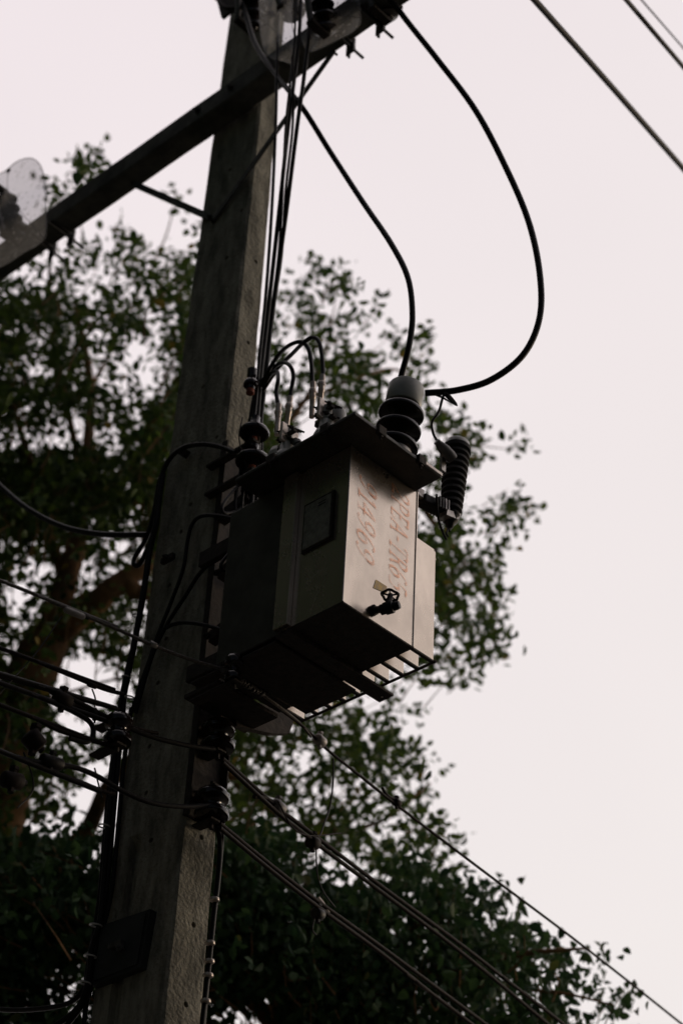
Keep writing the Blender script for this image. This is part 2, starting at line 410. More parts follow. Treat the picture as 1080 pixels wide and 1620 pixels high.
def cutout(ctr, label, tilt):
    r = thing('fuse_cutout', ctr, label, 'fuse cutout', 'fuse cutouts mounted on the crossarm')
    ax = (Z * .9 - B * .35 + A * tilt).normalized()
    g = G(); insulator(g, ctr - ax * .16, ax, .32, .06, 5); part(g, 'porcelain_body', 'porcelain', r)
    for s_ in (-1, 1):
        g = G(); g.box(ctr + ax * .17 * s_ - B * .05, (.02, .06, .012), bev=.003); part(g, 'contact', 'rusty', r)
    g = G(); g.tube([ctr - ax * .17 - B * .1, ctr + ax * .17 - B * .1], .016, 10, sm=False); part(g, 'fuse_tube', 'greyplastic', r)
    g = G(); g.box(ctr + B * .07, (.02, .07, .01)); part(g, 'bracket', 'rusty', r)
    return r
c1 = cutout(P(18, 345, 'B', -.10), 'dark fuse cutout behind clear guard at the left end of the crossarm', .1)
gl = guard([(-70, 330, 0), (-60, 290, 0), (0, 275, 0), (25, 257, 0), (44, 250, 0), (58, 254, 0), (68, 270, 0), (73, 300, 0), (73, 335, 0), (71, 378, 0), (40, 400, 0), (0, 424, 0), (-60, 440, 0)],
      -.17, .03, 'clear_guard', c1)
g = G(); g.lathe(P(15, 271, 'B', -.175), -B, [(.013, 0), (.013, .008)], 10); part(g, 'guard_bolt', 'rubber', c1)
c2 = cutout(P(508, 5, 'B', -.10), 'dark fuse cutout in clear guard above the crossarm, right of the pole', -.1)
guard([(412, -60, 0), (411, 20, 0), (412, 50, 0), (418, 78, 0), (430, 92, 0), (445, 97, 0), (470, 97, 0), (462, 30, 0), (462, -60, 0)], -.05, .02, 'clear_guard', c2)
guard([(478, -60, 0), (474, 40, 0), (478, 62, 0), (490, 82, 0), (530, 66, 0), (567, 42, 0), (568, 0, 0), (560, -70, 0)], -.03, .02, 'clear_guard', c2)
c3 = cutout(P(452, -12, 'B', -.02), 'dark fuse cutout at the top edge beside the upper pole', .1)
g = G()
c4 = cutout(P(400, 0, 'B', .02), 'dark porcelain cutout hugging the upper pole at the top edge', -.3)
g = G(); g.prism([P(340, -6, 'B', .0), P(345, 8, 'B', .0), P(350, 28, 'B', .0), P(362, 18, 'B', .0), P(392, 14, 'B', 0), P(392, -6, 'B', 0)], B * .02)
g.tube([P(340, -4, 'B', 0), P(360, 12, 'B', -.01), P(392, 8, 'B', 0)], .009)
part(g, 'hinge_hook', 'rusty', c4)
c5 = cutout(P(600, -14, 'B', .06), 'dark fuse cutout at the top edge over the right crossarm end', 0)

# ------------------------------------------------------------------ transformer
TB, TA, TH = .372, .300, .713
tr = thing('transformer', W(TA / 2, TB / 2, 0), 'grey metal transformer tank with orange lettering hung on the pole', 'transformer')
g = G(); g.box(W(TA / 2, TB / 2, TH / 2), (TA / 2, TB / 2, TH / 2), bev=.004); tank = part(g, 'tank', 'tank', tr)
g = G(); g.box(W(TA / 2, TB / 2, -.002), (TA / 2 + .002, TB / 2 + .002, .0035), bev=.001); part(g, 'underside_shade_sheet', 'rusty', tr)  # dark sheet added under the tank: the underside's shade put into its colour
g = G()   # rolled seam lips along the vertical corners
for a, b in ((-.001, -.001), (-.001, TB + .001)):
    g = G(); g.tube([W(a, b, .002), W(a, b, TH)], .0035, 6, sm=False); sub(tank, g, 'corner_seam', 'tank')
# lid: wide plate overhanging the front and the left side
LZ = .715
g = G(); g.box(W(.185, .122, LZ + .008), (.315, .244, .008), bev=.003); lid = part(g, 'lid', 'lid', tr)
g = G(); g.box(W(.15, .15, LZ + .026), (.23, .18, .006), bev=.002); sub(lid, g, 'lid_crown', 'lid')
for a, b, dirn in ((-.131, .245, -A), (-.131, .02, -A), (.02, -.123, -B), (.30, -.123, -B)):
    g = G()
    g.box(W(a, b, LZ + .008), (.010, .02, .020) if dirn == -A else (.02, .010, .020), bev=.003)
    g.bolt(W(a, b, LZ - .014), -Z, .008, .008, .02)
    sub(lid, g, 'lid_clamp', 'rusty')
# radiator fins
fin_me = {}
zb, zt = .0, loc(P(697, 876, 'A', 0))[2]
for i in range(10):
    a = .004 + i * .0728; kb = 'fin'
    bl = TB + .001
    if kb not in fin_me:
        g = G(); g.box(W(a, (bl + .487) / 2, (zb + zt) / 2), (.0035, (.487 - bl) / 2, (zt - zb) / 2), bev=.002)
        fin_me[kb] = (part(g, 'radiator_fin', 'tank', tr), a)
    else:
        f0, a0_ = fin_me[kb]
        f = f0.copy(); COL.objects.link(f); f.parent = tr; f.location = A * (a - a0_); f.rotation_euler = (0, 0, 0)
        KB[f.name] = KB[f0.name]
    g = G(); g.box(W(a, (bl + .487) / 2, -.004), (.007, (.487 - bl) / 2, .004)); part(g, 'fin_foot', 'rusty', tr)
g = G(); g.box(W(.478, .189, .355), (.172, .183, .354), bev=.004); part(g, 'rear_housing', 'housing', tr)
g = G(); g.box(W(.478, .189, -.002), (.174, .186, .0035), bev=.001); part(g, 'underside_shade_sheet', 'rusty', tr)  # same dark sheet standing for shade below the rear housing
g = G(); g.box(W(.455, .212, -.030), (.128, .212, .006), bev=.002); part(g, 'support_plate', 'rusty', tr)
g = G(); g.tube([W(-.012, .489, -.006), W(.668, .483, -.006)], .006, 6, sm=False); part(g, 'radiator_rail', 'rusty', tr)
g = G(); g.tube([W(0, .486, .46), W(.66, .486, .46)], .004, 6, sm=False); part(g, 'radiator_header', 'tank', tr)
g = G(); g.box(W(.004, .487, zt + .001), (.006, .006, .006)); part(g, 'fin_corner_tab', 'rusty', tr)
# bottom channels and side strap
for a0, a1, b1 in ((.246, .318, .545), (.60, .665, .36)):
    g = G(); g.box(W((a0 + a1) / 2, (b1 - .012) / 2, -.022), ((a1 - a0) / 2, (b1 + .012) / 2, .006), bev=.002)
    g.box(W(a0 + .004, (TB) / 2, -.010), (.004, TB / 2, .008)); g.box(W(a1 - .004, TB / 2, -.010), (.004, TB / 2, .008))
    part(g, 'base_channel', 'rusty', tr)
g = G(); g.lathe(W(.282, .52, -.0285), -Z, [(.004, 0), (.004, .001)], 8); part(g, 'channel_hole', 'bright', tr)
g = G(); g.box(W(.29, -.012, .355), (.035, .011, .35), bev=.002); part(g, 'side_strap', 'tank', tr)
# hangers reaching to the pole
for z in (.62, .08):
    for b in (.07, .30):
        g = G(); g.box(W(.77, b, z), (.105, .012, .035), bev=.003); part(g, 'pole_hanger', 'rusty', tr)
g = G(); pl = [P(365, 1098, 'A', .80), P(468, 1130, 'A', .80), P(458, 1160, 'A', .80), P(430, 1160, 'A', .80), P(375, 1148, 'A', .80)]
g.prism(pl, A * .03); part(g, 'hanger_plate', 'rusty', tr)
g = G(); g.box(W(.76, .2, -.04), (.09, .16, .008)); part(g, 'support_ledge', 'rusty', tr)
# nameplate
p = [loc(P(x, y, 'B', -.006)) for x, y in ((484, 807), (527, 781), (525, 848), (484, 869))]
a0, a1 = p[1][0], p[0][0]; z1, z0 = p[1][2] + .005, p[2][2]
g = G(); g.box(W((a0 + a1) / 2, -.008, (z0 + z1) / 2), ((a1 - a0) / 2, .004, (z1 - z0) / 2), bev=.002); npl = part(g, 'nameplate', 'alu', tr)
g = G(); ca, cz, hw, hh = (a0 + a1) / 2, (z0 + z1) / 2, (a1 - a0) / 2, (z1 - z0) / 2
g.box(W(a0 - .004, -.008, cz), (.004, .008, hh + .004)); g.box(W(ca, -.004, cz), (hw + .008, .004, hh + .01))
sub(npl, g, 'plate_frame', 'rusty')
g = G()
for i in range(2): g.box(W(a0 + .05, -.0125, z1 - .02 - i * .012), (.02, .0004, .002))
sub(npl, g, 'plate_text_line', 'rubber')['kind'] = 'stuff'

# lettering: broad-nib strokes
GL = {
 '9': (.62, [[(.55, .72), (.42, .97), (.2, .93), (.08, .7), (.18, .5), (.4, .5), (.54, .72)], [(.54, .95), (.52, .6), (.4, .25), (.2, .02), (.05, .1)]]),
 '1': (.4, [[(.08, .78), (.26, .98), (.24, .02)], [(.06, .02), (.42, .02)]]),
 '4': (.66, [[(.42, .98), (.04, .34), (.62, .34)], [(.46, .98), (.43, .02)], [(.28, .02), (.58, .02)]]),
 '6': (.62, [[(.56, .92), (.38, .98), (.16, .7), (.08, .3), (.26, .02), (.48, .12), (.54, .35), (.4, .55), (.2, .48), (.1, .3)]]),
 '2': (.62, [[(.08, .72), (.2, .96), (.45, .96), (.54, .72), (.36, .4), (.05, .04), (.3, .08), (.58, .04)]]),
 'P': (.66, [[(.18, .98), (.15, .02)], [(.03, .02), (.3, .02)], [(.04, .96), (.4, .98), (.6, .8), (.5, .54), (.18, .5)]]),
 'E': (.62, [[(.16, .98), (.14, .02)], [(.04, .98), (.56, .97), (.58, .8)], [(.15, .52), (.42, .52)], [(.04, .02), (.54, .03), (.6, .24)]]),
 'A': (.74, [[(.4, .98), (.06, .02)], [(.42, .98), (.62, .02)], [(.2, .36), (.54, .36)], [(0, .02), (.18, .02)], [(.5, .02), (.74, .02)]]),
 '-': (.4, [[(.06, .42), (.34, .42)]]),
 'T': (.62, [[(.32, .98), (.3, .02)], [(.02, .8), (.04, .97), (.6, .97), (.62, .8)], [(.16, .02), (.46, .02)]]),
 'R': (.7, [[(.18, .98), (.15, .02)], [(.03, .02), (.3, .02)], [(.04, .96), (.4, .98), (.58, .8), (.46, .55), (.18, .52)], [(.36, .53), (.6, .08), (.7, .04)]]),
 '5': (.6, [[(.54, .96), (.2, .96), (.14, .56), (.4, .6), (.54, .36), (.4, .06), (.08, .06)]]),
}
def lettering(text, p_start, p_end, bmid, h, name):
    g = G()
    total = sum(GL[c][0] + .10 for c in text); z0_, z1_ = p_start, p_end
    k = (z0_ - z1_) / total; hh = h; cur = 0
    for ch in text:
        w, strokes = GL[ch]
        for st in strokes:
            pts = [Vector((x, y, 0)) for x, y in st]
            if len(pts) > 3: pts = catmull(pts, 5)
            nib = Vector((.052, .046, 0))
            for p, q in zip(pts[:-1], pts[1:]):
                d = (q - p); 
                if d.length < 1e-5: continue
                d.normalize(); nrm = Vector((-d.y, d.x, 0))
                off = nib if abs(d.x * nib.y - d.y * nib.x) > .035 else nrm * .034
                quad = [p - off, q - off, q + off, p + off]
                o = []
                for v_ in quad:
                    x = (v_.x + (v_.y - .5) * .22) + cur; y = v_.y
                    o.append(W(-.0022, bmid + (y - .5) * hh, z0_ - x * k))
                g.add(o, [(0, 1, 2, 3)])
        cur += w + .10
    o = sub(tank, g, name, 'print'); return o
def fz(x, y): return loc(P(x, y, 'A', 0))
lettering('914969', fz(582, 762)[2], fz(575, 888)[2], .5 * (fz(580, 820)[1] + fz(576, 840)[1]) + .004, .098, 'serial_lettering')
lettering('2PEA-TR65', fz(634, 776)[2], fz(630, 938)[2], fz(631, 850)[1], .098, 'code_lettering')
q = [fz(x, y) for x, y in ((594, 917), (590, 930), (611, 939), (611, 928))]
g = G(); g.add([W(-.0022, b, z) for a, b, z in q], [(0, 1, 2, 3)]); sub(tank, g, 'paint_mark', 'yellow')
g = G(); b_, z_ = fz(612, 752)[1:]
for dz in (0, -.012): g.box(W(-.002, b_, z_ + dz), (.0015, .003, .003))
sub(tank, g, 'scratch_mark', 'rubber')

# drain valve
va = P(588, 968, 'A', 0); a_, b_, z_ = loc(va)
p0 = W(0, b_, z_ + .005); p1 = P(613, 962, 'A', -.085); p2 = P(631, 957, 'A', -.125)
g = G(); g.tube([p0, p0 * .5 + p1 * .5, p1], .014, 12); 
g.lathe(p0, (p1 - p0), [(.022, 0), (.022, .014), (.015, .016)], 6, False)
d = (p2 - p1).normalized(); g.lathe(p1 - d * .03, d, [(.014, 0), (.02, .004), (.02, .02), (.024, .022), (.024, .05), (.017, .052), (.017, .066), (.0145, .068), (.0145, .075)], 10)
g.box(p1 + Z * .004, (.016, .016, .016), bev=.004)
val = part(g, 'drain_valve', 'rubber', tr)
s0 = p1; s1 = P(617, 942, 'A', -.085)
g = G(); g.lathe(s0, s1 - s0, [(.014, 0), (.014, .02), (.010, .024), (.010, (s1 - s0).length)], 10)
sub(val, g, 'valve_stem', 'rubber')
g = G(); ax = (s1 - s0).normalized(); e1 = ax.orthogonal().normalized(); e2 = ax.cross(e1)
ring = [s1 + (e1 * math.cos(t) + e2 * math.sin(t)) * (.029 + .0025 * math.cos(5 * t)) for t in [i * math.pi / 15 for i in range(31)]]
g.tube(ring, .0055, 6, sm=False)
for k in range(5): g.tube([s1, s1 + (e1 * math.cos(k * 1.2566) + e2 * math.sin(k * 1.2566)) * .028], .0035, 5, sm=False)
g.lathe(s1 - ax * .006, ax, [(.009, 0), (.009, .012)], 8)
sub(val, g, 'handwheel', 'rubber')

# high-voltage bushing
hb0 = W(-.062, .165, .735); hb1 = W(-.098, .195, 1.13); ax = (hb1 - hb0).normalized()
g = G(); prof = [(.06, -.01), (.06, .01), (.05, .015)]
for h in (.022, .105, .188):
    prof += [(.042, h), (.05, h + .004), (.076, h + .006), (.088, h + .012), (.089, h + .020), (.082, h + .032), (.055, h + .052)]
prof += [(.05, .248)]
g.lathe(hb0, ax, prof, 36); hv = part(g, 'high_voltage_bushing', 'porcelain', tr)
g = G(); g.lathe(hb0, ax, [(.0, .242), (.069, .242), (.071, .246), (.070, .336), (.067, .342), (.054, .345), (.0, .345)], 40)
hcap = sub(hv, g, 'bushing_cap', 'cap')
g = G(); g.lathe(hb0, ax, [(.068, 0), (.068, .014), (.06, .016)], 24); sub(hv, g, 'bushing_flange', 'alu')

# low-voltage bushings on the far edge of the lid
def lv(a, b, cxy, tops):
    base = W(a, b, .74)
    g = G(); g.lathe(base, Z, [(.045, 0), (.05, .01), (.05, .05), (.04, .075), (.03, .085), (.028, .12), (.02, .13), (.02, .2), (.0, .2)], 20)
    o = part(g, 'low_voltage_bushing', 'cap', tr)
    g = G(); c_ = P(*cxy, 'B', b)
    g.box(c_, (.045, .007, .045), ax=(B, A, Z), bev=.003)
    g.box(c_ + A * .02 + B * .02 - Z * .03, (.03, .03, .006), bev=.002)
    sub(o, g, 'terminal_pad', 'bright')
    g = G()
    for da, dz in ((-.03, .02), (.03, .025), (-.02, -.025), (.028, -.02)):
        g.bolt(c_ + A * da + Z * dz - B * .01, (-B + A * .3).normalized(), .008, .012, .05)
        g.bolt(c_ + A * da + Z * dz + B * .01, (B - A * .3).normalized(), .008, .01, .03)
    sub(o, g, 'terminal_bolt', 'rusty')
    g = G(); g.box(c_ + Z * .0 - B * .01, (.045, .008, .006)); g.box(c_ - Z * .045, (.05, .010, .007)); sub(o, g, 'clamp_jaw', 'rusty')
    for (x0, y0, x1, y1) in tops:
        p, q = P(x0, y0, 'B', b), P(x1, y1, 'B', b); d_ = (q - p).normalized(); L_ = (q - p).length
        g = G(); g.lathe(p, d_, [(.011, 0), (.011, L_ * .55), (.013, L_ * .56), (.013, L_ * .62), (.010, L_ * .63), (.014, L_ * .72), (.014, L_ * .8), (.010, L_ * .82), (.012, L_ * .9), (.012, L_)], 12)
        sub(o, g, 'crimp_lug', 'bright')
        g = G(); g.lathe(p + d_ * L_ * .7, d_, [(.016, 0), (.016, .012)], 8); sub(o, g, 'hose_clip', 'bright')
lv(.32, -.03, (457, 690), [(438, 688, 441, 640), (452, 684, 459, 628)])
lv(.11, -.03, (516, 652), [(493, 660, 495, 605), (505, 650, 510, 594)])
g = G(); g.lathe(W(.20, -.05, .735), (Z + A * .5), [(.014, 0), (.014, .08), (.018, .08), (.018, .10)], 10); part(g, 'filler_plug', 'steel', tr)
g = G(); g.lathe(P(533, 656, 'B', .03), Z, [(.034, -.05), (.036, 0), (.03, .02), (.0, .03)], 16); part(g, 'relief_dome', 'cap', tr)
g = G(); g.lathe(P(441, 722, 'B', .03), Z, [(.042, -.06), (.045, 0), (.035, .03), (.0, .045)], 16); part(g, 'relief_dome', 'cap', tr)
g = G(); g.box(W(-.1315, .31, LZ + .012), (.003, .055, .006)); part(g, 'lid_edge_glint', 'bright', tr)  # bright strip painted for the shine of the lid's glossy side face

# ------------------------------------------------------------------ surge arrester
Da = .0
at, ab_ = P(722, 713, 'A', Da), P(712, 822, 'A', Da); ax = (at - ab_).normalized(); L_ = (at - ab_).length
ar = thing('surge_arrester', ab_, 'black ribbed surge arrester standing off the right side of the transformer', 'surge arrester')
g = G(); prof = [(.02, 0), (.034, .01), (.036, .02)]
ns = 10
for i in range(ns):
    h = .03 + i * (L_ - .045) / ns; s_ = (L_ - .045) / ns; r = .044 + .012 * i / ns
    prof += [(r - .010, h), (r, h + s_ * .25), (r, h + s_ * .5), (r - .008, h + s_ * .9)]
prof += [(.05, L_ - .012), (.058, L_ - .01), (.058, L_ + .01), (.045, L_ + .014)]
g.lathe(ab_, ax, prof, 28); part(g, 'shed_body', 'shed', ar)
g = G(); g.lathe(ab_ + ax * (L_ + .0145), ax, [(.052, 0), (.050, .022), (.038, .034), (.0, .038)], 20); part(g, 'top_cap', 'cap', ar)
t0, t1 = P(716, 727, 'A', Da - .06), P(690, 698, 'A', Da - .05)
g = G(); dd = (t1 - t0).normalized(); g.lathe(t0, dd, [(.022, 0), (.025, .02), (.024, .05), (.02, .07), (.015, .085), (.014, (t1 - t0).length)], 12); part(g, 'lead_boot', 'greyplastic', ar)
g = G(); g.box(P(700, 730, 'A', Da - .03), (.006, .012, .05)); part(g, 'terminal_strap', 'alu', ar)
b0_, b1_ = P(664, 790, 'A', .03), P(716, 815, 'A', Da)
dd = (b1_ - b0_).normalized(); g = G()
g.box(b0_ * .5 + b1_ * .5, ((b1_ - b0_).length / 2, .028, .020), ax=(dd, A, dd.cross(A)), bev=.006); part(g, 'bracket_block', 'rubber', ar)
for i in range(4):
    g = G(); g.box(b0_ + dd * (.07 + i * .014) + Z * .008, (.003, .034, .026), ax=(dd, A, dd.cross(A)), bev=.001); part(g, 'insulating_rib', 'alu' if i > 1 else 'greyplastic', ar)
g = G(); g.prism([P(708, 806, 'A', -.03), P(729, 813, 'A', -.03), P(726, 822, 'A', -.03), P(706, 814, 'A', -.03)], A * .05); part(g, 'bracket_plate', 'alu', ar)
g = G(); g.lathe(ab_ + Z * .01, -ax, [(.034, 0), (.030, .02), (.018, .03), (.014, .05), (.006, .055), (.006, .07)], 12); part(g, 'ground_stud', 'rubber', ar)
g = G(); g.box(P(663, 780, 'A', .02), (.01, .018, .02), bev=.002); part(g, 'mounting_foot', 'alu', ar)

# ------------------------------------------------------------------ cables
def cable(pts, r, name, label, cat, m='rubber', group=None, seg=10, n=8):
    g = G(); g.tube(pts, r, seg, n=n); o = g.build(name, m); tag(o, label, cat, group); return o
PX = lambda l: [P(*t) for t in l]
cable(PX([(640, -70, 'D', 9.3), (608, -22, 'D', 9.25), (635, 22, 'D', 9.2), (690, 92, 'D', 9.0), (752, 175, 'D', 8.8), (802, 270, 'D', 8.6), (836, 352, 'D', 8.4), (853, 432, 'D', 8.2), (853, 502, 'D', 8.05), (828, 560, 'D', 7.95),
      (778, 600, 'D', 7.9), (724, 617, 'D', 7.88), (672, 622, 'D', 7.88)]), .0135, 'high_voltage_cable', 'thick black cable looping out wide to the right of the bushing cap', 'cable')
cable(PX([(372, -30, 'B', -.03), (388, 20, 'B', -.03), (404, 70, 'B', -.03), (436, 118, 'B', -.04), (478, 170, 'B', -.05), (522, 240, 'D', 9.0), (574, 320, 'D', 8.7), (618, 385, 'D', 8.4), (645, 440, 'D', 8.2), (652, 500, 'D', 8.05), (646, 550, 'D', 7.95), (634, 596, 'D', 7.9)]),
      .0125, 'high_voltage_cable', 'thick black cable bowing down from the crossarm into the top of the bushing cap', 'cable')
cable(PX([(700, 622, 'D', 7.87), (722, 641, 'D', 7.87), (704, 622, 'D', 7.86), (694, 650, 'D', 7.84), (683, 668, 'D', 7.84), (685, 686, 'D', 7.84), (692, 699, 'D', 7.84)]), .0052, 'arrester_lead', 'thin black lead from the big loop cable down to the surge arrester', 'wire', n=5)
g = G(); g.tube(PX([(688, 624, 'D', 7.86), (700, 629, 'D', 7.85), (720, 641, 'D', 7.85), (706, 622, 'D', 7.86)]), .005, 6, sm=False)
tag(g.build('cable_clip', 'rubber'), 'small black wire clip poking out under the big loop cable', 'clip')
cable(PX([(690, 782, 'A', -.02), (693, 820, 'A', 0), (700, 842, 'A', 0), (706, 854, 'A', 0)]), .005, 'ground_lead', 'thin black lead hanging from the arrester bracket', 'wire')
cable(PX([(711, 832, 'A', 0), (706, 843, 'A', 0), (709, 850, 'A', .0)]), .004, 'ground_lead', 'short bent wire tail under the foot of the arrester', 'wire')
g = G()
# upper right span conductors
AZ = math.radians(33)
def far(px, d0, az=AZ, ext=8.0, r=.01, name='overhead_conductor', label='', group=None, m='rubber', dz=0, cat='overhead wire', seg=8, left_ext=1.0):
    p0 = CAM + ray(*px[0]) * d0
    pts = [p0] + [PV(x, y, p0, az) for x, y in px[1:]]
    d = (pts[-1] - pts[-2]).normalized(); pts.append(pts[-1] + d * ext)
    d = (pts[0] - pts[1]).normalized(); pts.insert(0, pts[0] + d * left_ext)
    return cable(pts, r, name, label, cat, m, group, seg, 4)
far([(845, 0), (962, 132), (1080, 267)], 9.4, r=.0155, label='thick black overhead conductor crossing the upper right corner, lowest of three', left_ext=3)
far([(990, 0), (1080, 106)], 9.9, r=.012, label='middle black overhead conductor in the upper right corner', left_ext=3)
far([(1014, 0), (1080, 76)], 11, r=.005, label='thinnest wire at the extreme upper right corner', m='wire', left_ext=3)

# vertical bundle down the right side of the pole
V = [
 ([(440, -60), (440, 30), (438, 110), (436, 200), (430, 330), (421, 460), (411, 560), (404, 640), (396, 705)], .0075, 'leftmost thin black drop cable of the bundle running down the pole edge'),
 ([(478, -60), (474, 40), (466, 120), (456, 200), (443, 320), (432, 420), (421, 520), (412, 600), (406, 680), (399, 780), (392, 900), (384, 985)], .0095, 'black drop cable in the middle of the upper bundle, passing left of the lugs'),
 ([(492, -60), (489, 40), (481, 120), (470, 200), (455, 320), (440, 430), (428, 520), (420, 600), (413, 660), (406, 740), (402, 860), (398, 960)], .0095, 'thick black drop cable on the right of the upper bundle'),
 ([(470, -60), (466, 60), (458, 140), (452, 200), (447, 300), (441, 400), (428, 500), (418, 560), (415, 640), (410, 760), (404, 880), (407, 960), (410, 990), (400, 1008)], .006, 'thin dark drop cable weaving within the bundle to a low hook'),
 ([(462, 90), (464, 150), (462, 210), (452, 300), (446, 400), (436, 470), (424, 560), (416, 620), (402, 720), (396, 800), (390, 880), (388, 950)], .006, 'thin dark red tinted cable inside the bundle beside the pole'),
]
for i, (px, r, lab) in enumerate(V):
    pts = []
    for x, y in px:
        t = min(max((y - 150) / 400, 0), 1); t = t * t * (3 - 2 * t)
        p_ = P(x, y, 'B', -.05 - .01 * i) * (1 - t) + P(x, y, 'A', .66 + .015 * i) * t
        pts.append(CAM + ray(x, y) * ((p_ - CAM).length))
    cable(pts, r, 'drop_cable', lab, 'cable', 'wire' if i == 4 else 'rubber', 'drop cables bundled down the pole')
rk = thing('secondary_rack', W(.86, .2, -.5), 'dark vertical steel rack on the right face of the pole behind the cable tangle', 'rack')
g = G(); g.box(W(.872, .205, .38), (.006, .088, .88), bev=.002); part(g, 'back_channel', 'rusty', rk)
for b in (.12, .29):
    g = G(); g.box(W(.858, b, .38), (.014, .004, .88), bev=.001); part(g, 'channel_flange', 'rusty', rk)
T = [([(410, 590), (400, 640), (388, 720), (384, 800), (380, 880), (378, 950), (372, 985)], .009, 'black cable nearest the pole in the tangle beside the tank'),
     ([(416, 600), (410, 690), (406, 780), (408, 860), (404, 930), (396, 985)], .011, 'thickest black cable of the tangle beside the tank'),
     ([(404, 650), (394, 740), (392, 830), (394, 900), (388, 970), (376, 1000)], .009, 'black cable in the middle of the tangle beside the tank'),
     ([(398, 700), (382, 740), (372, 800), (380, 860), (372, 920), (366, 960)], .007, 'wavy black cable crossing the tangle beside the tank'),
     ([(412, 640), (414, 720), (412, 800), (412, 890), (410, 960), (412, 1000), (396, 1012), (372, 1006)], .007, 'black cable on the tank side of the tangle, hooking back at the bottom'),
     ([(386, 760), (368, 778), (352, 800), (356, 812), (380, 806), (396, 790)], .007, 'small black cable loop beside the upper tank'),
     ([(392, 850), (370, 868), (350, 892), (356, 904), (380, 892), (394, 876)], .007, 'small black cable loop beside the middle of the tank')]
for px, r, lab in T:
    cable([P(x, y, 'A', .70) for x, y in px], r, 'tangled_cable', lab, 'cable', 'rubber', 'cable tangle beside the transformer')
# arching leads to the low-voltage terminals
arcs = [
 ([(414, 610), (424, 588), (440, 562), (458, 546), (476, 541), (487, 551), (492, 572), (494, 606)], 'dark arching lead to the third terminal from the pole'),
 ([(416, 618), (440, 582), (460, 562), (480, 542), (494, 534), (504, 540), (509, 562), (511, 595)], 'highest dark arching lead, ending at the terminal farthest from the pole'),
 ([(416, 612), (428, 592), (438, 588), (440, 600), (437, 620), (440, 642)], 'lowest dark arching lead, nearest the pole'),
 ([(414, 604), (430, 584), (446, 574), (458, 578), (464, 594), (461, 615), (459, 630)], 'short dark arching lead to the second terminal from the pole'),
]
for i, (px, lab) in enumerate(arcs):
    pts = [P(px[0][0], px[0][1], 'A', .62)] + [P(x, y, 'B', .12) for x, y in px[1:]]
    n_ = len(px); pts = []
    for j, (x, y) in enumerate(px):
        t = min(j / 3, 1); pp = P(x, y, 'A', .66) * (1 - t) + P(x, y, 'B', -.03) * t
        pts.append(CAM + ray(x, y) * (pp - CAM).length)
    cable(pts, .0085, 'terminal_lead', lab, 'cable', 'rubber', 'arching leads to the low voltage terminals')

# arms with bell insulators beside the tank
def bell(px, py, s, lab, arm=None):
    c_ = P(px, py, 'A', .66)
    r = thing('bell_insulator', c_, lab, 'insulator', 'dark insulators between the pole and the transformer')
    g = G(); R_ = .062 * s
    g.lathe(c_, Z, [(.018, -.03), (.022, -.002), (.03, -.004), (R_ * .8, -.012), (R_, -.010), (R_ * 1.02, 0), (R_ * .92, .012), (R_ * .5, .03), (.02, .045), (.02, .08)], 22)
    part(g, 'bell', 'porcelain', r)
    g = G(); g.lathe(c_, -Z, [(.016, .02), (.018, .05), (.01, .055)], 10); part(g, 'pin', M['pinrust'], r)
    if arm:
        a_, b_, z_ = loc(c_)
        g = G(); g.box(W(.78, b_, z_ - .055), (.14, .018, .006), bev=.001); g.box(W(.78, b_ + .016, z_ - .04), (.14, .003, .018)); part(g, 'support_arm', 'rusty', r)
M['pinrust'] = mat('orange_rust', (0.30, 0.07, 0.03), .7, scale=30, color2=(0.12, 0.03, 0.02))
bell(402, 684, 1.0, 'upper of two dark bell insulators at the left end of the lid', True)
bell(400, 729, 1.15, 'lower of two dark bell insulators with a rusty pin at the lid end', True)
bell(397, 608, .5, 'small dark knob insulator on the pole edge above the bell insulators')
for i, (x0, y0, x1, y1, lab) in enumerate([(345, 818, 392, 782, 'dark steel angle arm sticking out of the pole beside the upper tank'),
      (345, 908, 388, 872, 'dark steel angle arm sticking out of the pole beside the middle of the tank'),
      (330, 1008, 385, 965, 'dark steel angle arm sticking out of the pole beside the bottom of the tank')]):
    pa, pb_ = P(x0, y0, 'B', .11), P(x1, y1, 'B', .11)
    r = thing('angle_arm', pa, lab, 'bracket', 'dark angle arms between pole and tank')
    d_ = (pb_ - pa).normalized(); g = G()
    g.box((pa + pb_) / 2, ((pb_ - pa).length / 2, .004, .022), ax=(d_, B, d_.cross(B)), bev=.001)
    g.box((pa + pb_) / 2 + B * .02 - Z * .02, ((pb_ - pa).length / 2, .02, .004), ax=(d_, B, d_.cross(B)), bev=.001)
    part(g, 'angle_bar', 'rusty', r)
    g = G(); insulator(g, pb_ + Z * .005, Z, .07, .03, 2); part(g, 'spool', 'porcelain', r)
    g = G(); g.bolt(pa - B * .004, -B, .012); part(g, 'bolt', 'rusty', r)
# thin wires dangling among the insulators
thin = [([(398, 745), (404, 775), (408, 800), (402, 830), (388, 838), (368, 832)], 'thin pale bonding wire curling back to the pole below the bell insulators'),
        ([(384, 660), (378, 690), (384, 720), (396, 760), (395, 840), (398, 880)], 'thin dark bonding wire hanging beside the upper bell insulator'),
        ([(408, 745), (410, 800), (405, 870), (412, 960), (414, 1000), (405, 1012), (388, 1008)], 'long thin wire dropping along the tank to a hook at its bottom'),
        ([(390, 960), (380, 930), (386, 880), (384, 800), (390, 760)], 'stranded wire rising beside the pole to the lower bell insulator')]
for px, lab in thin:
    cable([P(x, y, 'A', .68) for x, y in px], .003, 'bonding_wire', lab, 'wire', 'strand', 'thin bonding wires between pole and tank', 6)

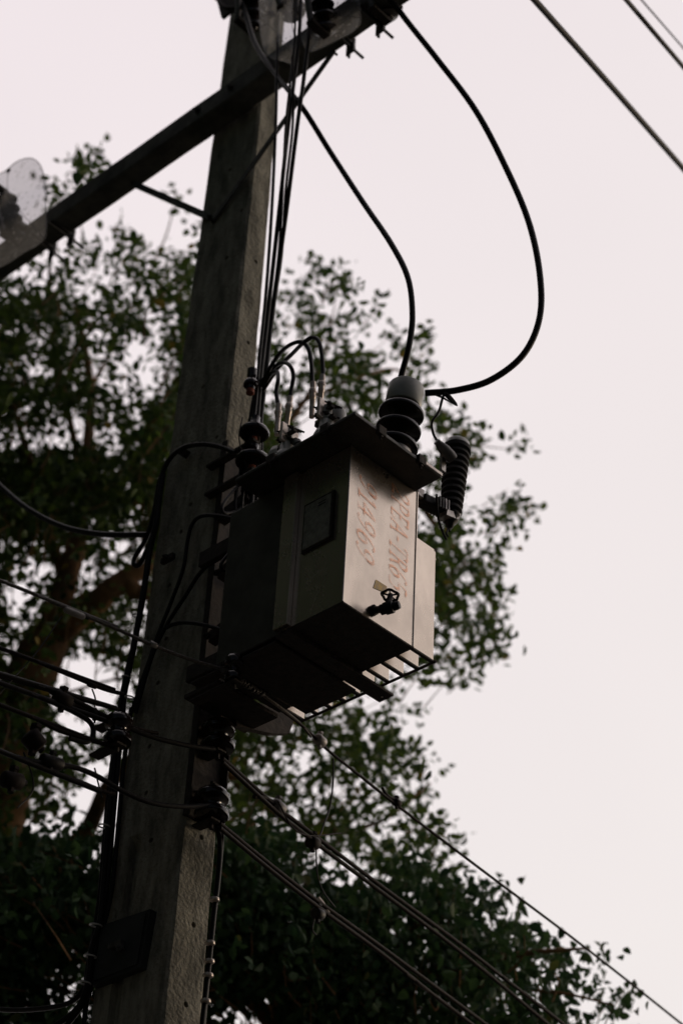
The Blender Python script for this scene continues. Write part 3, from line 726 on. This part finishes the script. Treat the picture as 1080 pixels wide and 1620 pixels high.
# loop cables on the pole face, left side
fb = .085
loops = [
 ([(372, 716), (345, 706), (315, 703), (287, 710), (266, 730), (252, 765), (244, 810), (232, 850), (216, 878), (212, 892), (222, 892), (236, 862)], .0105, 'black cable arching over the pole face from the upper insulators then down its left edge'),
 ([(375, 822), (345, 816), (318, 817), (304, 830), (297, 855), (290, 900), (272, 950), (250, 1005), (232, 1060), (212, 1125)], .008, 'black cable curving down the pole face from the upper angle arm'),
 ([(372, 872), (345, 885), (318, 905), (292, 945), (266, 985), (244, 1030), (228, 1080), (215, 1128)], .008, 'black cable curving down the pole face from the middle angle arm'),
 ([(356, 998), (325, 989), (290, 985), (265, 992), (250, 1008), (240, 1035), (222, 1085), (208, 1128)], .008, 'black cable curving down the pole face from the lowest angle arm'),
]
for px, r, lab in loops:
    cable([P(x, y, 'B', fb) for x, y in px], r, 'loop_cable', lab, 'cable', 'rubber', 'loop cables over the pole face')
cable([P(x, y, 'B', .06) for x, y in [(258, 750), (252, 790), (247, 830), (238, 865), (230, 920), (218, 990), (206, 1050), (196, 1100)]], .013, 'conduit_cable', 'thick grey cable sheath down the left edge of the pole', 'cable', 'rubber')
cable([P(x, y, 'B', .05) for x, y in [(-150, 640), (-60, 712), (0, 768), (45, 805), (100, 833), (160, 845), (232, 846)]], .0125, 'service_cable', 'thick black cable sagging in from the left to the pole edge', 'cable', 'rubber')

# lower bundle at left pole edge
low = [([(206, 1040), (190, 1120), (182, 1200), (172, 1300), (164, 1400), (158, 1460), (146, 1500), (138, 1560), (118, 1600), (60, 1640)], .0105),
       ([(198, 1100), (188, 1200), (180, 1290), (172, 1380), (162, 1450), (148, 1520), (140, 1570), (120, 1605), (80, 1650)], .0095),
       ([(208, 1120), (196, 1210), (188, 1300), (178, 1400), (168, 1450), (152, 1500), (144, 1560), (135, 1600), (132, 1660)], .009),
       ([(190, 1130), (176, 1220), (167, 1310), (160, 1400), (152, 1460), (141, 1520), (132, 1565), (100, 1590), (20, 1598), (-40, 1590)], .0095)]
names = ['innermost', 'second', 'third', 'outermost']
for i, (px, r) in enumerate(low):
    cable([P(x, y, 'B', .07 + .012 * i) for x, y in px], r, 'riser_cable', f'{names[i]} black riser cable strapped along the lower left pole edge', 'cable', 'rubber', 'riser cables strapped to the lower pole')
for x, y, lab in [(165, 1307, 'pale tie on the riser cables below the lowest left wire'), (152, 1464, 'pale tie on the riser cables at the top corner of the junction box'),
               (143, 1513, 'pale tie on the riser cables beside the middle of the junction box'), (134, 1555, 'pale tie on the riser cables at the foot of the junction box'),
               (205, 1103, 'pale tie on the riser just above the left pole insulator'), (216, 974, 'highest pale tie on the riser, above the neutral wire'), (200, 1071, 'pale tie on the riser just under the neutral wire')]:
    g = G(); c_ = P(x, y, 'B', .06); s_ = 1.0 if y > 1200 else .75
    g.tube([c_ + (A * math.cos(t) * .026 + B * math.sin(t) * .02) * s_ + Z * .006 * math.cos(t) for t in [k * math.pi / 8 for k in range(17)]], .0032, 6, sm=False)
    tag(g.build('cable_tie', 'tie'), lab, 'cable tie', 'pale cable ties on the left riser')
rights = [([(338, 1290), (348, 1330), (346, 1380), (338, 1450), (330, 1530), (322, 1600), (316, 1660)], .010, 'inner'), ([(352, 1300), (350, 1340), (344, 1400), (336, 1470), (328, 1550), (320, 1640)], .009, 'outer')]
for px, r, nme in rights:
    cable([P(x, y, 'A', .80) for x, y in px], r, 'down_cable', f'{nme} black cable running down the lower right edge of the pole', 'cable', 'rubber', 'cables on the lower right pole edge')
for (x, y), o_ in zip([(339, 1425), (332, 1494), (331, 1523), (329, 1545), (325, 1586)], ('highest', 'second highest', 'middle', 'second lowest', 'lowest')):
    g = G(); g.lathe(P(x, y, 'A', .79), Z, [(.018, 0), (.019, .005), (.018, .01)], 10)
    tag(g.build('cable_clip', 'bright'), f'{o_} tiny bright clip on the cables of the lower right pole edge', 'clip', 'bright clips on the right pole edge')

# shackle insulators on the right pole face
def shackle(px, py, s, lab, ap=.80):
    c_ = P(px, py, 'A', ap)
    r = thing('shackle_insulator', c_, lab, 'insulator', 'brown shackle insulators on the pole')
    ax = (Z + A * .08).normalized(); R_ = .066 * s
    g = G(); g.lathe(c_ - ax * .055 * s, ax, [(R_ * .5, 0), (R_ * .95, .004), (R_, .018), (R_ * .85, .034), (R_ * .55, .04), (R_ * .5, .056), (R_ * .6, .068), (R_ * .95, .076), (R_, .09), (R_ * .85, .108), (R_ * .5, .115)], 26)
    part(g, 'spool', 'porcelain', r)
    for dz in (-.068, .072):
        e = c_ + ax * dz * s; a_, b_, z_ = loc(e)
        g = G(); xe = .92 if ap > .7 else .74; g.box(W((ap + xe) / 2 - .015, b_, z_), ((xe - ap) / 2 + .015, .022, .004), bev=.001); part(g, 'clevis_strap', 'rusty', r)
    g = G(); g.tube([c_ - ax * .10 * s, c_ + ax * .1 * s], .008, 8, sm=False); part(g, 'clevis_pin', 'rusty', r)
shackle(370, 1068, .55, 'small dark insulator where the stranded wire ties to the pole under the tank', .53)
shackle(345, 1166, 1.0, 'upper of two stacked brown shackle insulators on the right pole edge')
shackle(335, 1274, 1.0, 'lower of two stacked brown shackle insulators on the right pole edge')
shackle(187, 1160, .8, 'dark insulator at the left pole edge in the cable tangle')

# ------------------------------------------------------------------ low-voltage span wires
AZL = math.radians(52)
def span(px, p0, az, r, label, m='wire', ext0=6, ext1=6, group='low voltage wires tied to the pole', name='span_wire', cat='wire'):
    pts = [PV(x, y, p0, az) for x, y in px]
    if ext0: pts.insert(0, pts[0] + (pts[0] - pts[1]).normalized() * ext0)
    if ext1: pts.append(pts[-1] + (pts[-1] - pts[-2]).normalized() * ext1)
    return cable(pts, r, name, label, cat, m, group, 8, 5)
n0 = P(372, 1062, 'A', .54)
span([(0, 918), (60, 942), (120, 968), (180, 993), (240, 1020), (300, 1043), (350, 1058)], n0, AZL, .0065, 'pale stranded neutral wire sloping from the left edge to the pole', 'strand', ext1=0)
AZR = math.radians(35)
span([(372, 1066), (400, 1090), (440, 1120), (480, 1150), (520, 1188), (570, 1228), (625, 1272), (760, 1375), (900, 1480), (1000, 1558), (1080, 1622)], n0, AZR, .006, 'thin dark wire from under the transformer to the lower right corner', ext0=0)
span([(372, 1064), (410, 1094), (450, 1124), (476, 1146), (492, 1166)], n0, AZR, .005, 'pale twisted tail lashed along the neutral wire under the tank', 'strand', ext0=0, ext1=0)
g = G()
for i in range(26):
    t = i / 25; x, y = 352 + 62 * t, 1060 + 38 * t + 2 * math.sin(i * 2.4)
    g.lathe(PV(x, y, n0, AZR), (PV(x + 5, y + 3.5, n0, AZR) - PV(x, y, n0, AZR)), [(.010 + .003 * (i % 2), 0), (.011, .007)], 7)
tag(g.build('tie_wire', 'strand'), 'twisted tie wire binding the neutral wire to the small insulator', 'tie wire')
u0_ = P(352, 1180, 'A', .76)
span([(0, 1025), (60, 1047), (120, 1072), (165, 1090), (195, 1098)], u0_, AZL, .0075, 'dark wire from the left edge, second from the top, ending at the grey riser', ext1=0)
span([(0, 1066), (60, 1084), (110, 1104), (170, 1135), (230, 1162), (290, 1178), (340, 1185)], u0_, AZL, .0095, 'black wire from the left edge wrapped to the upper shackle insulator', 'rubber', ext1=0)
span([(0, 1080), (50, 1098), (100, 1118), (140, 1140), (148, 1160), (138, 1174), (110, 1168)], u0_ - B * .05, AZL, .0095, 'black wire curling back in a hook left of the pole', 'rubber', ext1=0)
span([(0, 1070), (70, 1090), (110, 1112), (160, 1132), (215, 1152), (250, 1160)], u0_ + B * .03, AZL, .007, 'dark wire running tightly beside the upper shackle wire', ext1=0)
span([(0, 1115), (50, 1134), (95, 1156), (140, 1170), (185, 1182)], u0_ - B * .08, AZL, .008, 'dark wire sloping to the insulator on the left pole edge', ext1=0)
span([(-20, 1180), (20, 1196), (60, 1206), (110, 1212), (150, 1226), (195, 1252), (240, 1270), (290, 1276), (330, 1274)], P(340, 1276, 'A', .76), AZL, .0095, 'lowest black wire from the left, dipping across the pole to the lower shackle insulator', 'rubber', ext1=0)
span([(100, 1226), (135, 1240), (165, 1252), (182, 1256)], P(340, 1276, 'A', .76), AZL, .007, 'short frayed wire end lashed under the lowest left wire', ext0=0, ext1=0)
u1 = P(356, 1210, 'A', .78); u2 = P(350, 1305, 'A', .78)
span([(352, 1200), (400, 1243), (437, 1276), (500, 1324), (600, 1400), (720, 1488), (800, 1550), (893, 1622)], u1, AZR, .0085, 'upper strand of the double dark wires leaving the pole to the lower right', ext0=0)
span([(352, 1206), (437, 1284), (500, 1334), (600, 1409), (700, 1484), (780, 1548), (868, 1622)], u1 + B * .05, AZR, .0085, 'lower strand of the double dark wires leaving the pole to the lower right', ext0=0)
span([(348, 1303), (420, 1362), (500, 1424), (600, 1496), (700, 1570), (770, 1622)], u2, AZR, .0085, 'upper strand of the lowest pair of wires on the right', ext0=0)
span([(348, 1310), (420, 1370), (500, 1433), (600, 1506), (680, 1570), (748, 1622)], u2 + B * .05, AZR, .0085, 'lower strand of the lowest pair of wires on the right', ext0=0)
span([(440, 1268), (462, 1308), (490, 1322), (540, 1318)], u1 + B * .3, AZR, .003, 'fine twig-thin wire looping below the first connector', ext0=0, ext1=0)
# hanging jumpers
cable([PV(x, y, u1, AZR) for x, y in [(527, 1200), (527, 1235), (522, 1275), (512, 1305), (506, 1322)]], .0035, 'jumper_wire', 'thin jumper hanging from the neutral wire down to the double wires', 'wire')
cable([PV(x, y, u1, AZR) for x, y in [(500, 1345), (502, 1385), (512, 1412), (530, 1436)]], .003, 'jumper_wire', 'thin jumper hanging between the two pairs of wires', 'wire')
cable([PV(x, y, u2, AZR) for x, y in [(498, 1450), (494, 1470), (500, 1480)]], .003, 'jumper_wire', 'short wire tail below the lowest connector', 'wire')
cable([PV(x, y, u0_, AZL) for x, y in [(146, 1090), (151, 1105), (150, 1118)]], .003, 'jumper_wire', 'short bright wire hanging below the second left wire', 'wire', 'strand')
cable([PV(x, y, u0_, AZL) for x, y in [(98, 975), (60, 1030), (20, 1075), (-20, 1120)]], .0025, 'jumper_wire', 'hair-thin wire slanting down left from the pale sleeve', 'wire')
cable([PV(x, y, u0_, AZL) for x, y in [(38, 1190), (52, 1230), (50, 1255), (28, 1278)]], .003, 'jumper_wire', 'thin wire dangling below the left wires', 'wire')
cable([PV(x, y, u0_, AZL) for x, y in [(150, 1215), (156, 1240), (162, 1262)]], .003, 'jumper_wire', 'thin wire tail hanging left of the riser cables', 'wire')

# connectors on the wires
def connector(px, py, p0, az, dx, dy, L_, r, m, lab, bolt=True, flat=1.0):
    c_ = PV(px, py, p0, az); d_ = (PV(px + dx, py + dy, p0, az) - c_).normalized()
    t = thing('wire_connector', c_, lab, 'connector')
    side = d_.orthogonal().normalized(); s2 = d_.cross(side)
    g = G(); g.lathe(c_ - d_ * L_ / 2, d_, [(r * .5, 0), (r * .85, L_ * .05), (r, L_ * .12), (r, L_ * .5), (r * .96, L_ * .9), (r * .8, L_ * .96), (r * .5, L_)], 14)
    part(g, 'housing', m, t)
    if bolt:
        g = G(); g.lathe(c_ + Z * r * .4, Z, [(r * .45, 0), (r * .45, r * .9), (r * .6, r * .9), (r * .6, r * 1.3)], 6, False)
        g.lathe(c_ - Z * r * .4, -Z, [(r * .4, 0), (r * .4, r * 1.1)], 6, False)
        part(g, 'clamp_bolt', m, t)
    g = G(); g.lathe(c_ + d_ * L_ * .48, d_, [(r * .4, 0), (r * .35, L_ * .2)], 8); part(g, 'end_sleeve', 'rubber', t)
    return t
connector(118, 970, n0, AZL, 30, 12, .085, .012, 'paleplastic', 'long pale splice sleeve on the neutral wire at the left', False)
connector(243, 1020, n0, AZL, 20, 8, .03, .011, 'alu', 'small pale knot on the neutral wire where it crosses the pole edge', False)
connector(99, 1108, u0_, AZL, 20, 9, .07, .030, 'wire', 'bulky brown connector on the black wires left of the pole')
connector(150, 1130, u0_, AZL, 0, 20, .05, .010, 'rubber', 'slim dark connector hanging under the second left wire', False)
connector(146, 1084, u0_, AZL, 20, 8, .04, .010, 'wire', 'small dark clamp on the second wire at the left', False)
connector(54, 1172, u0_, AZL, 10, 12, .07, .036, 'wire', 'round dark connector hanging under the left wires')
connector(20, 1235, u0_, AZL, 20, 4, .08, .030, 'wire', 'blocky dark connector at the left edge below the lowest wire')
connector(82, 1206, P(340, 1276, 'A', .76), AZL, 20, 6, .09, .024, 'rubber', 'long black connector riding on the lowest left wire')
connector(506, 1172, n0, AZR, 20, 16, .052, .022, 'paleplastic', 'grey boxy connector just below the corner of the radiator')
connector(627, 1270, n0, AZR, 20, 14, .042, .017, 'wire', 'small brown clamp with a bent tail alone on the long wire')
g = G(); g.tube([PV(x, y, n0, AZR) for x, y in [(624, 1266), (612, 1258), (604, 1246)]], lambda t: .008 * (1 - .35 * t), 8); tag(g.build('wire_tail', 'wire'), 'bent insulated wire end sticking up from the small brown clamp', 'wire end')
connector(440, 1277, u1, AZR, 20, 15, .062, .026, 'greyplastic', 'dark grey connector on the double wires nearest the pole')
g = G(); g.tube([PV(x, y, u1, AZR) for x, y in [(436, 1270), (418, 1262), (402, 1260)]], lambda t: .007 * (1 + .3 * t), 8); tag(g.build('wire_tail', 'wire'), 'flat wire end sticking out left of the connector nearest the pole', 'wire end')
connector(495, 1333, u1, AZR, 16, 6, .055, .026, 'wire', 'brown connector with small bolts under the double wires')
connector(503, 1446, u2, AZR, 16, 6, .05, .024, 'rubber', 'dark connector hanging below the lowest pair of wires')
g = G(); g.tube([PV(x, y, u2, AZR) for x, y in [(504, 1420), (512, 1430), (520, 1444)]], .005, 6); tag(g.build('wire_clip', 'bright'), 'bright little clip above the lowest connector', 'clip')

# junction box on the lower pole
cs = [P(x, y, 'B', .085) for x, y in ((158, 1465), (238, 1438), (222, 1530), (145, 1560))]
jb = thing('junction_box', cs[3], 'dark flat steel box strapped to the lower left of the pole', 'junction box')
g = G(); g.prism(cs, B * .035); part(g, 'box_body', 'box', jb)
cc = sum(cs, Vector()) / 4
g = G(); g.prism([cc + (p_ - cc) * .88 - B * .006 for p_ in cs], B * .0055); part(g, 'cover_plate', 'box', jb)
g = G(); g.box(P(185, 1495, 'B', .07), (.035, .012, .010), bev=.003); g.bolt(P(192, 1500, 'B', .065), -B, .014); part(g, 'latch', 'steel', jb)
# small hardware on the pole face
g = G(); c_ = P(291, 716, 'B', .10); g.box(c_, (.03, .012, .018), ax=((A + Z).normalized(), B, (Z - A).normalized()), bev=.003); g.bolt(c_ - B * .01, -B, .011)
tag(g.build('cable_bracket', 'rusty'), 'small tilted steel bracket behind the highest loop cable on the pole', 'bracket')
g = G(); c_ = P(266, 884, 'B', .10); g.box(c_, (.035, .01, .014), bev=.003); g.bolt(c_ - B * .008, -B, .012)
tag(g.build('cable_bracket', 'rusty'), 'dark steel stub on the pole face left of the middle loop cable', 'bracket')

# ------------------------------------------------------------------ trees
D1 = {   # row y0 : densities of 40 px columns from x = 0 (tenths of leaf cover)
 240: "003620", 280: "0064002", 320: "00421210", 360: "00012313", 400: "03534536", 440: "56624357", 480: "88767738",
 520: "87765148", 560: "64674137", 600: "87864449", 640: "76577699", 680: "32234899", 720: "99998889", 760: "99999998",
 800: "99978698", 840: "75672288", 880: "42436588", 920: "15356478", 960: "26578268", 1000: "45526388", 1040: "66213588",
 1080: "76311488", 1120: "86223888", 1160: "76534388", 1200: "567211", 1240: "5530000", 1280: "520000"}
R1 = {400: (12, "33"), 440: (11, "2642"), 480: (10, "146422"), 520: (10, "2463444"), 560: (10, "3366734"), 600: (10, "44476231"),
 640: (10, "752543440"), 680: (10, "94100004703"), 720: (16, "34300"), 760: (16, "45322"), 800: (16, "76333"), 840: (16, "7845"), 880: (16, "78661"), 920: (16, "885500"),
 960: (16, "7664"), 1000: (16, "7545"), 1040: (16, "6441"), 1080: (9, "8870532"), 1120: (9, "78667552"), 1160: (9, "766557530"),
 1200: (9, "746654452"), 1240: (9, "765545362"), 1280: (9, "7633555531"), 1320: (9, "9923355420"), 1360: (13, "22352")}
D2 = {1280: (0, "2120"), 1320: (0, "58674788888830000"), 1360: (0, "999698999998533270"), 1400: (0, "999999999999998889870"), 1440: (0, "9999999999999998878520"),
 1480: (0, "988779999999999989998524"), 1520: (0, "986557999999999979987765"), 1560: (0, "8743888856789998868774223"), 1600: (0, "8888888843578999888888610"),
 1640: (0, "8888888877789999888888763"), 1680: (0, "8888888888899999888888885"), 1720: (0, "99999999999999999999999975")}

class Leaves:
    def __init__(s): s.v = []; 
    def cluster(s, c, n, rad, L, droop, flat=.8):
        c = np.array(c)
        pos = c + rng.normal(size=(n, 3)) * rad * np.array([1, 1, flat])
        d = rng.normal(size=(n, 3)); d[:, 2] -= droop; d /= np.linalg.norm(d, axis=1)[:, None]
        o = rng.normal(size=(n, 3)); sd_ = np.cross(d, o); sd_ /= np.linalg.norm(sd_, axis=1)[:, None]
        nn = np.cross(d, sd_)
        l = L * rng.uniform(.65, 1.3, n)[:, None]; w = l * rng.uniform(.25, .36, n)[:, None]
        k1 = pos + d * l * .28; k2 = pos + d * l * .68; cup = nn * w * .45
        q = np.stack([pos, k1 + sd_ * w + cup, k2 + sd_ * w * .85 + cup, pos + d * l, k2 - sd_ * w * .85 + cup, k1 - sd_ * w + cup], 1)
        s.v.append(q)
    def build(s, name, m, root):
        q = np.concatenate(s.v); n = len(q); base = np.array(KB[root.name])
        verts = (q.reshape(-1, 3) - base)
        me = bpy.data.meshes.new(name)
        # two halves folded along the midrib
        idx = np.arange(n)[:, None] * 6
        faces = np.concatenate([idx + np.array([0, 1, 2, 3]), idx + np.array([0, 3, 4, 5])], 1).reshape(-1)
        me.vertices.add(n * 6); me.vertices.foreach_set('co', verts.astype(np.float32).reshape(-1))
        me.loops.add(len(faces)); me.loops.foreach_set('vertex_index', faces.astype(np.int32))
        me.polygons.add(n * 2); me.polygons.foreach_set('loop_start', (np.arange(n * 2) * 4).astype(np.int32))
        me.update(calc_edges=True); me.validate()
        me.materials.append(m); o = bpy.data.objects.new(name, me); COL.objects.link(o); o.parent = root; o['kind'] = 'stuff'
        KB[o.name] = KB[root.name]
        print(name, n, 'leaves')
        return o

def grow(root, rows, dist, L, mname, area, heart, sig=.9, per=8, rad=.10, droop=.3, leaf_name='crown'):
    lv_ = Leaves(); tw = G(); k = 0
    for (y0, x0, dens) in rows:
        for i, ch in enumerate(dens):
            dn = int(ch)
            if dn == 0: continue
            cov = min(dn / 10, .985) if dn < 9 else .99
            spots = []
            for q in range(9):      # leaf sprays gather, leaving gaps between
                on = random.random() < min(1, cov ** 1.3 * (.85 if dn < 5 or x0 + i > 9 else 1.12))
                lc = .80 if dn < 8 else (.88 if dn < 9 else .95)
                if not on: lc = 0 if dn < 8 else .45
                if lc <= 0: continue
                nc = -math.log(1 - lc) * 178 * 1.25 / area / per; nc = int(nc) + (random.random() < nc - int(nc))
                spots += [(x0 * 40 + i * 40 + (q % 3) * 13.3 + random.uniform(0, 13.3), y0 + (q // 3) * 13.3 + random.uniform(0, 13.3)) for _ in range(nc)]
            for x, y in spots:
                c_ = CAM + ray(x, y) * (dist(x, y) + random.gauss(0, sig))
                lv_.cluster(c_, per, rad, L, droop); k += 1
                if k % 9 == 0:
                    hd = (heart(c_) - c_); ln = min(hd.length, random.uniform(.15, .4)); hd.normalize()
                    e = c_ + hd * ln + Vector((random.uniform(-.1, .1), random.uniform(-.1, .1), random.uniform(-.15, .05)))
                    tw.tube([c_, (c_ + e) / 2 + Vector((random.uniform(-.05, .05), 0, random.uniform(-.05, .05))), e], lambda t: .002 + .004 * t, 3, n=2, cap=False)
    lv_.build(leaf_name, M[mname], root)
    o = part(tw, 'twigs', 'bark', root); o['kind'] = 'stuff'

t1 = thing('tall_tree', Vector(( -4.2, 9.5, 0)), 'tall loose-leaved tree with a bare forked trunk behind the pole, reaching up both sides', 'tree')
limbD = 14.5
def L1(l): return [P(x, y, 'D', d) for x, y, d in l]
trunkpts = [Vector((-4.2, 9.5, 0)), Vector((-4.1, 9.6, 3.0)), Vector((-3.9, 9.9, 5.6))] + L1([(-60, 1340, 12.4), (-5, 1200, 12.5), (45, 1080, 12.6), (75, 1010, 12.7)])
g = G(); g.tube(trunkpts, lambda t: .26 - .115 * t, 16, n=8); part(g, 'trunk', 'bark', t1)
limbs = [
 ([(75, 1012, 12.7), (92, 965, 12.6), (105, 915, 12.7), (120, 865, 12.9), (132, 800, 13.3), (140, 700, 14.3), (142, 600, 14.6), (120, 480, 14.9)], .10, .02),
 ([(70, 1020, 12.7), (110, 985, 12.6), (155, 950, 12.5), (195, 918, 12.5), (240, 890, 12.6), (300, 850, 13), (370, 780, 13), (440, 690, 13.2), (500, 600, 13.5), (530, 480, 14)], .10, .004),
 ([(195, 915, 12.5), (215, 935, 12.5), (245, 945, 12.6), (300, 990, 13.6)], .07, .03),
 ([(104, 925, 13.8), (90, 880, 13.7), (70, 820, 13.6), (50, 740, 13.4), (20, 640, 13.2)], .05, .02),
 ([(-40, 1345, 13.2), (20, 1325, 12.9), (70, 1345, 12.7), (110, 1338, 12.5), (135, 1320, 12.4), (152, 1285, 12.3), (175, 1240, 12.2), (260, 1150, 12.3)], .075, .04),
 ([(300, 1150, 12.4), (380, 1240, 12.8), (440, 1290, 13), (500, 1318, 13.2), (600, 1300, 13.4), (680, 1240, 13.6)], .04, .01),
 ([(470, 640, 13.3), (560, 600, 13.6), (640, 590, 14), (720, 690, 14.3), (830, 715, 14.5)], .014, .003),
 ([(600, 700, 13.6), (680, 820, 14), (740, 900, 14.2), (790, 980, 14.2)], .03, .006),
 ([(142, 620, 14.6), (200, 500, 14.8), (260, 380, 15), (280, 300, 15.2)], .014, .003),
 ([(132, 760, 14.1), (90, 560, 14.5), (80, 400, 14.8), (110, 270, 15)], .03, .003),
 ([(60, 1110, 13.4), (180, 1075, 13.8), (240, 1068, 13.9)], .012, .008),
]
for px, ra, rb in limbs:
    g = G(); g.tube(L1(px), (lambda ra, rb: (lambda t: ra + (rb - ra) * t))(ra, rb), 12, n=6); part(g, 'limb', 'bark', t1)
heart1 = lambda c_: Vector((c_.x * .4 - 1.2, c_.y, c_.z - 1.5))
rows = [(y, 0, s_) for y, s_ in D1.items()] + [(y, c_, s_) for y, (c_, s_) in R1.items()]
for y in range(400, 1400, 40):    # the crown goes on beyond the left edge of the frame
    rows.append((y, -9, ''.join(str(random.choice((6, 7, 8, 9))) for _ in range(9))))
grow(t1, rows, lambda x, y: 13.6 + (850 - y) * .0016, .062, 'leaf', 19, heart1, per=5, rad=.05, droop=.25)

t2 = thing('leafy_tree', Vector((1.2, 10.8, 0)), 'dense dark tree with drooping leaves filling the bottom, in front of the taller tree', 'tree')
g = G(); g.tube([Vector((1.2, 10.8, 0)), Vector((1.1, 10.9, 2)), Vector((.9, 11, 3.8)), P(470, 1640, 'D', 11.3), P(440, 1500, 'D', 11.5)], lambda t: .2 - .13 * t, 14); part(g, 'trunk', 'bark', t2)
for px, ra, rb in [([(470, 1700, 11.3), (560, 1600, 11), (680, 1540, 10.8), (820, 1510, 10.6), (930, 1500, 10.5)], .05, .006), ([(460, 1660, 11.3), (380, 1560, 11.2), (300, 1480, 11.2), (180, 1430, 11.2), (60, 1400, 11.2)], .05, .012),
                   ([(700, 1540, 10.8), (760, 1560, 10.7), (880, 1570, 10.6), (970, 1590, 10.5)], .02, .004), ([(600, 1570, 11), (640, 1480, 10.9), (720, 1430, 10.9)], .025, .005)]:
    g = G(); g.tube([P(x, y, 'D', d) for x, y, d in px], (lambda ra, rb: (lambda t: ra + (rb - ra) * t))(ra, rb), 10, n=6); part(g, 'limb', 'bark', t2)
rows = [(y, c_, s_) for y, (c_, s_) in D2.items()]
for y in range(1320, 1760, 40): rows.append((y, -6, ''.join(str(random.choice((7, 8, 9))) for _ in range(6))))
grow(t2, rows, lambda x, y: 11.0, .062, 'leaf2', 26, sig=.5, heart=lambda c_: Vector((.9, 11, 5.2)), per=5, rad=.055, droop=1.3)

# unseen trees added to shade the pole and mirror dark in the tank
def unseen_tree(x, y, h, r, label):
    t = thing('added_shade_tree', Vector((x, y, 0)), label, 'tree', 'unseen trees added beside and behind the viewer for shade')
    g = G(); g.tube([Vector((x, y, 0)), Vector((x + .2, y + .1, h * .25)), Vector((x - .1, y, h * .5)), Vector((x, y, h * .8))], lambda u: .28 - .2 * u, 12); part(g, 'trunk', 'bark', t)
    for k in range(6):
        a_ = k * 1.05 + random.random(); g = G()
        g.tube([Vector((x, y, h * .35)), Vector((x + math.cos(a_) * r * .4, y + math.sin(a_) * r * .4, h * .5)), Vector((x + math.cos(a_) * r * .8, y + math.sin(a_) * r * .8, h * .62))], lambda u: .1 - .08 * u, 8); part(g, 'limb', 'bark', t)
    lf = Leaves()
    for k in range(700):
        d_ = rng.normal(size=3); d_ /= np.linalg.norm(d_); q_ = np.array([x, y, h * .62]) + d_ * np.array([r, r, h * .36]) * rng.uniform(.55, 1.0)
        if q_[1] > 0 and q_[0] / q_[1] > -.34 and q_[0] < 5: continue
        lf.cluster(q_, 16, r * .11, .26, .5)
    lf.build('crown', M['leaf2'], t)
unseen_tree(-8.5, 3.5, 13, 4.6, 'broad dark unseen tree added to the left of the viewer for shade')
unseen_tree(-1.0, -8.5, 12, 4.6, 'broad dark unseen tree added straight behind the viewer for shade')

unseen_tree(-7.6, 7.6, 17, 4.3, 'tall dark tree added for shade out of frame to the left of the pole')
unseen_tree(6.0, -5.5, 12, 4.3, 'broad dark unseen tree added behind the viewer on the right for shade')

unseen_tree(-8.2, 12.8, 17, 4.3, 'tall dark tree added for shade out of frame to the left, behind the pole')

unseen_tree(10.5, 0.3, 12.5, 3.4, 'tall round tree added for shade out of frame on the right across the road')
unseen_tree(9.5, -4.5, 13, 4.0, 'broad dark tree added for shade far out of frame to the right')

unseen_tree(9.6, 4.2, 9.5, 3.2, 'low round tree added for shade out of frame to the right, nearest the pole')
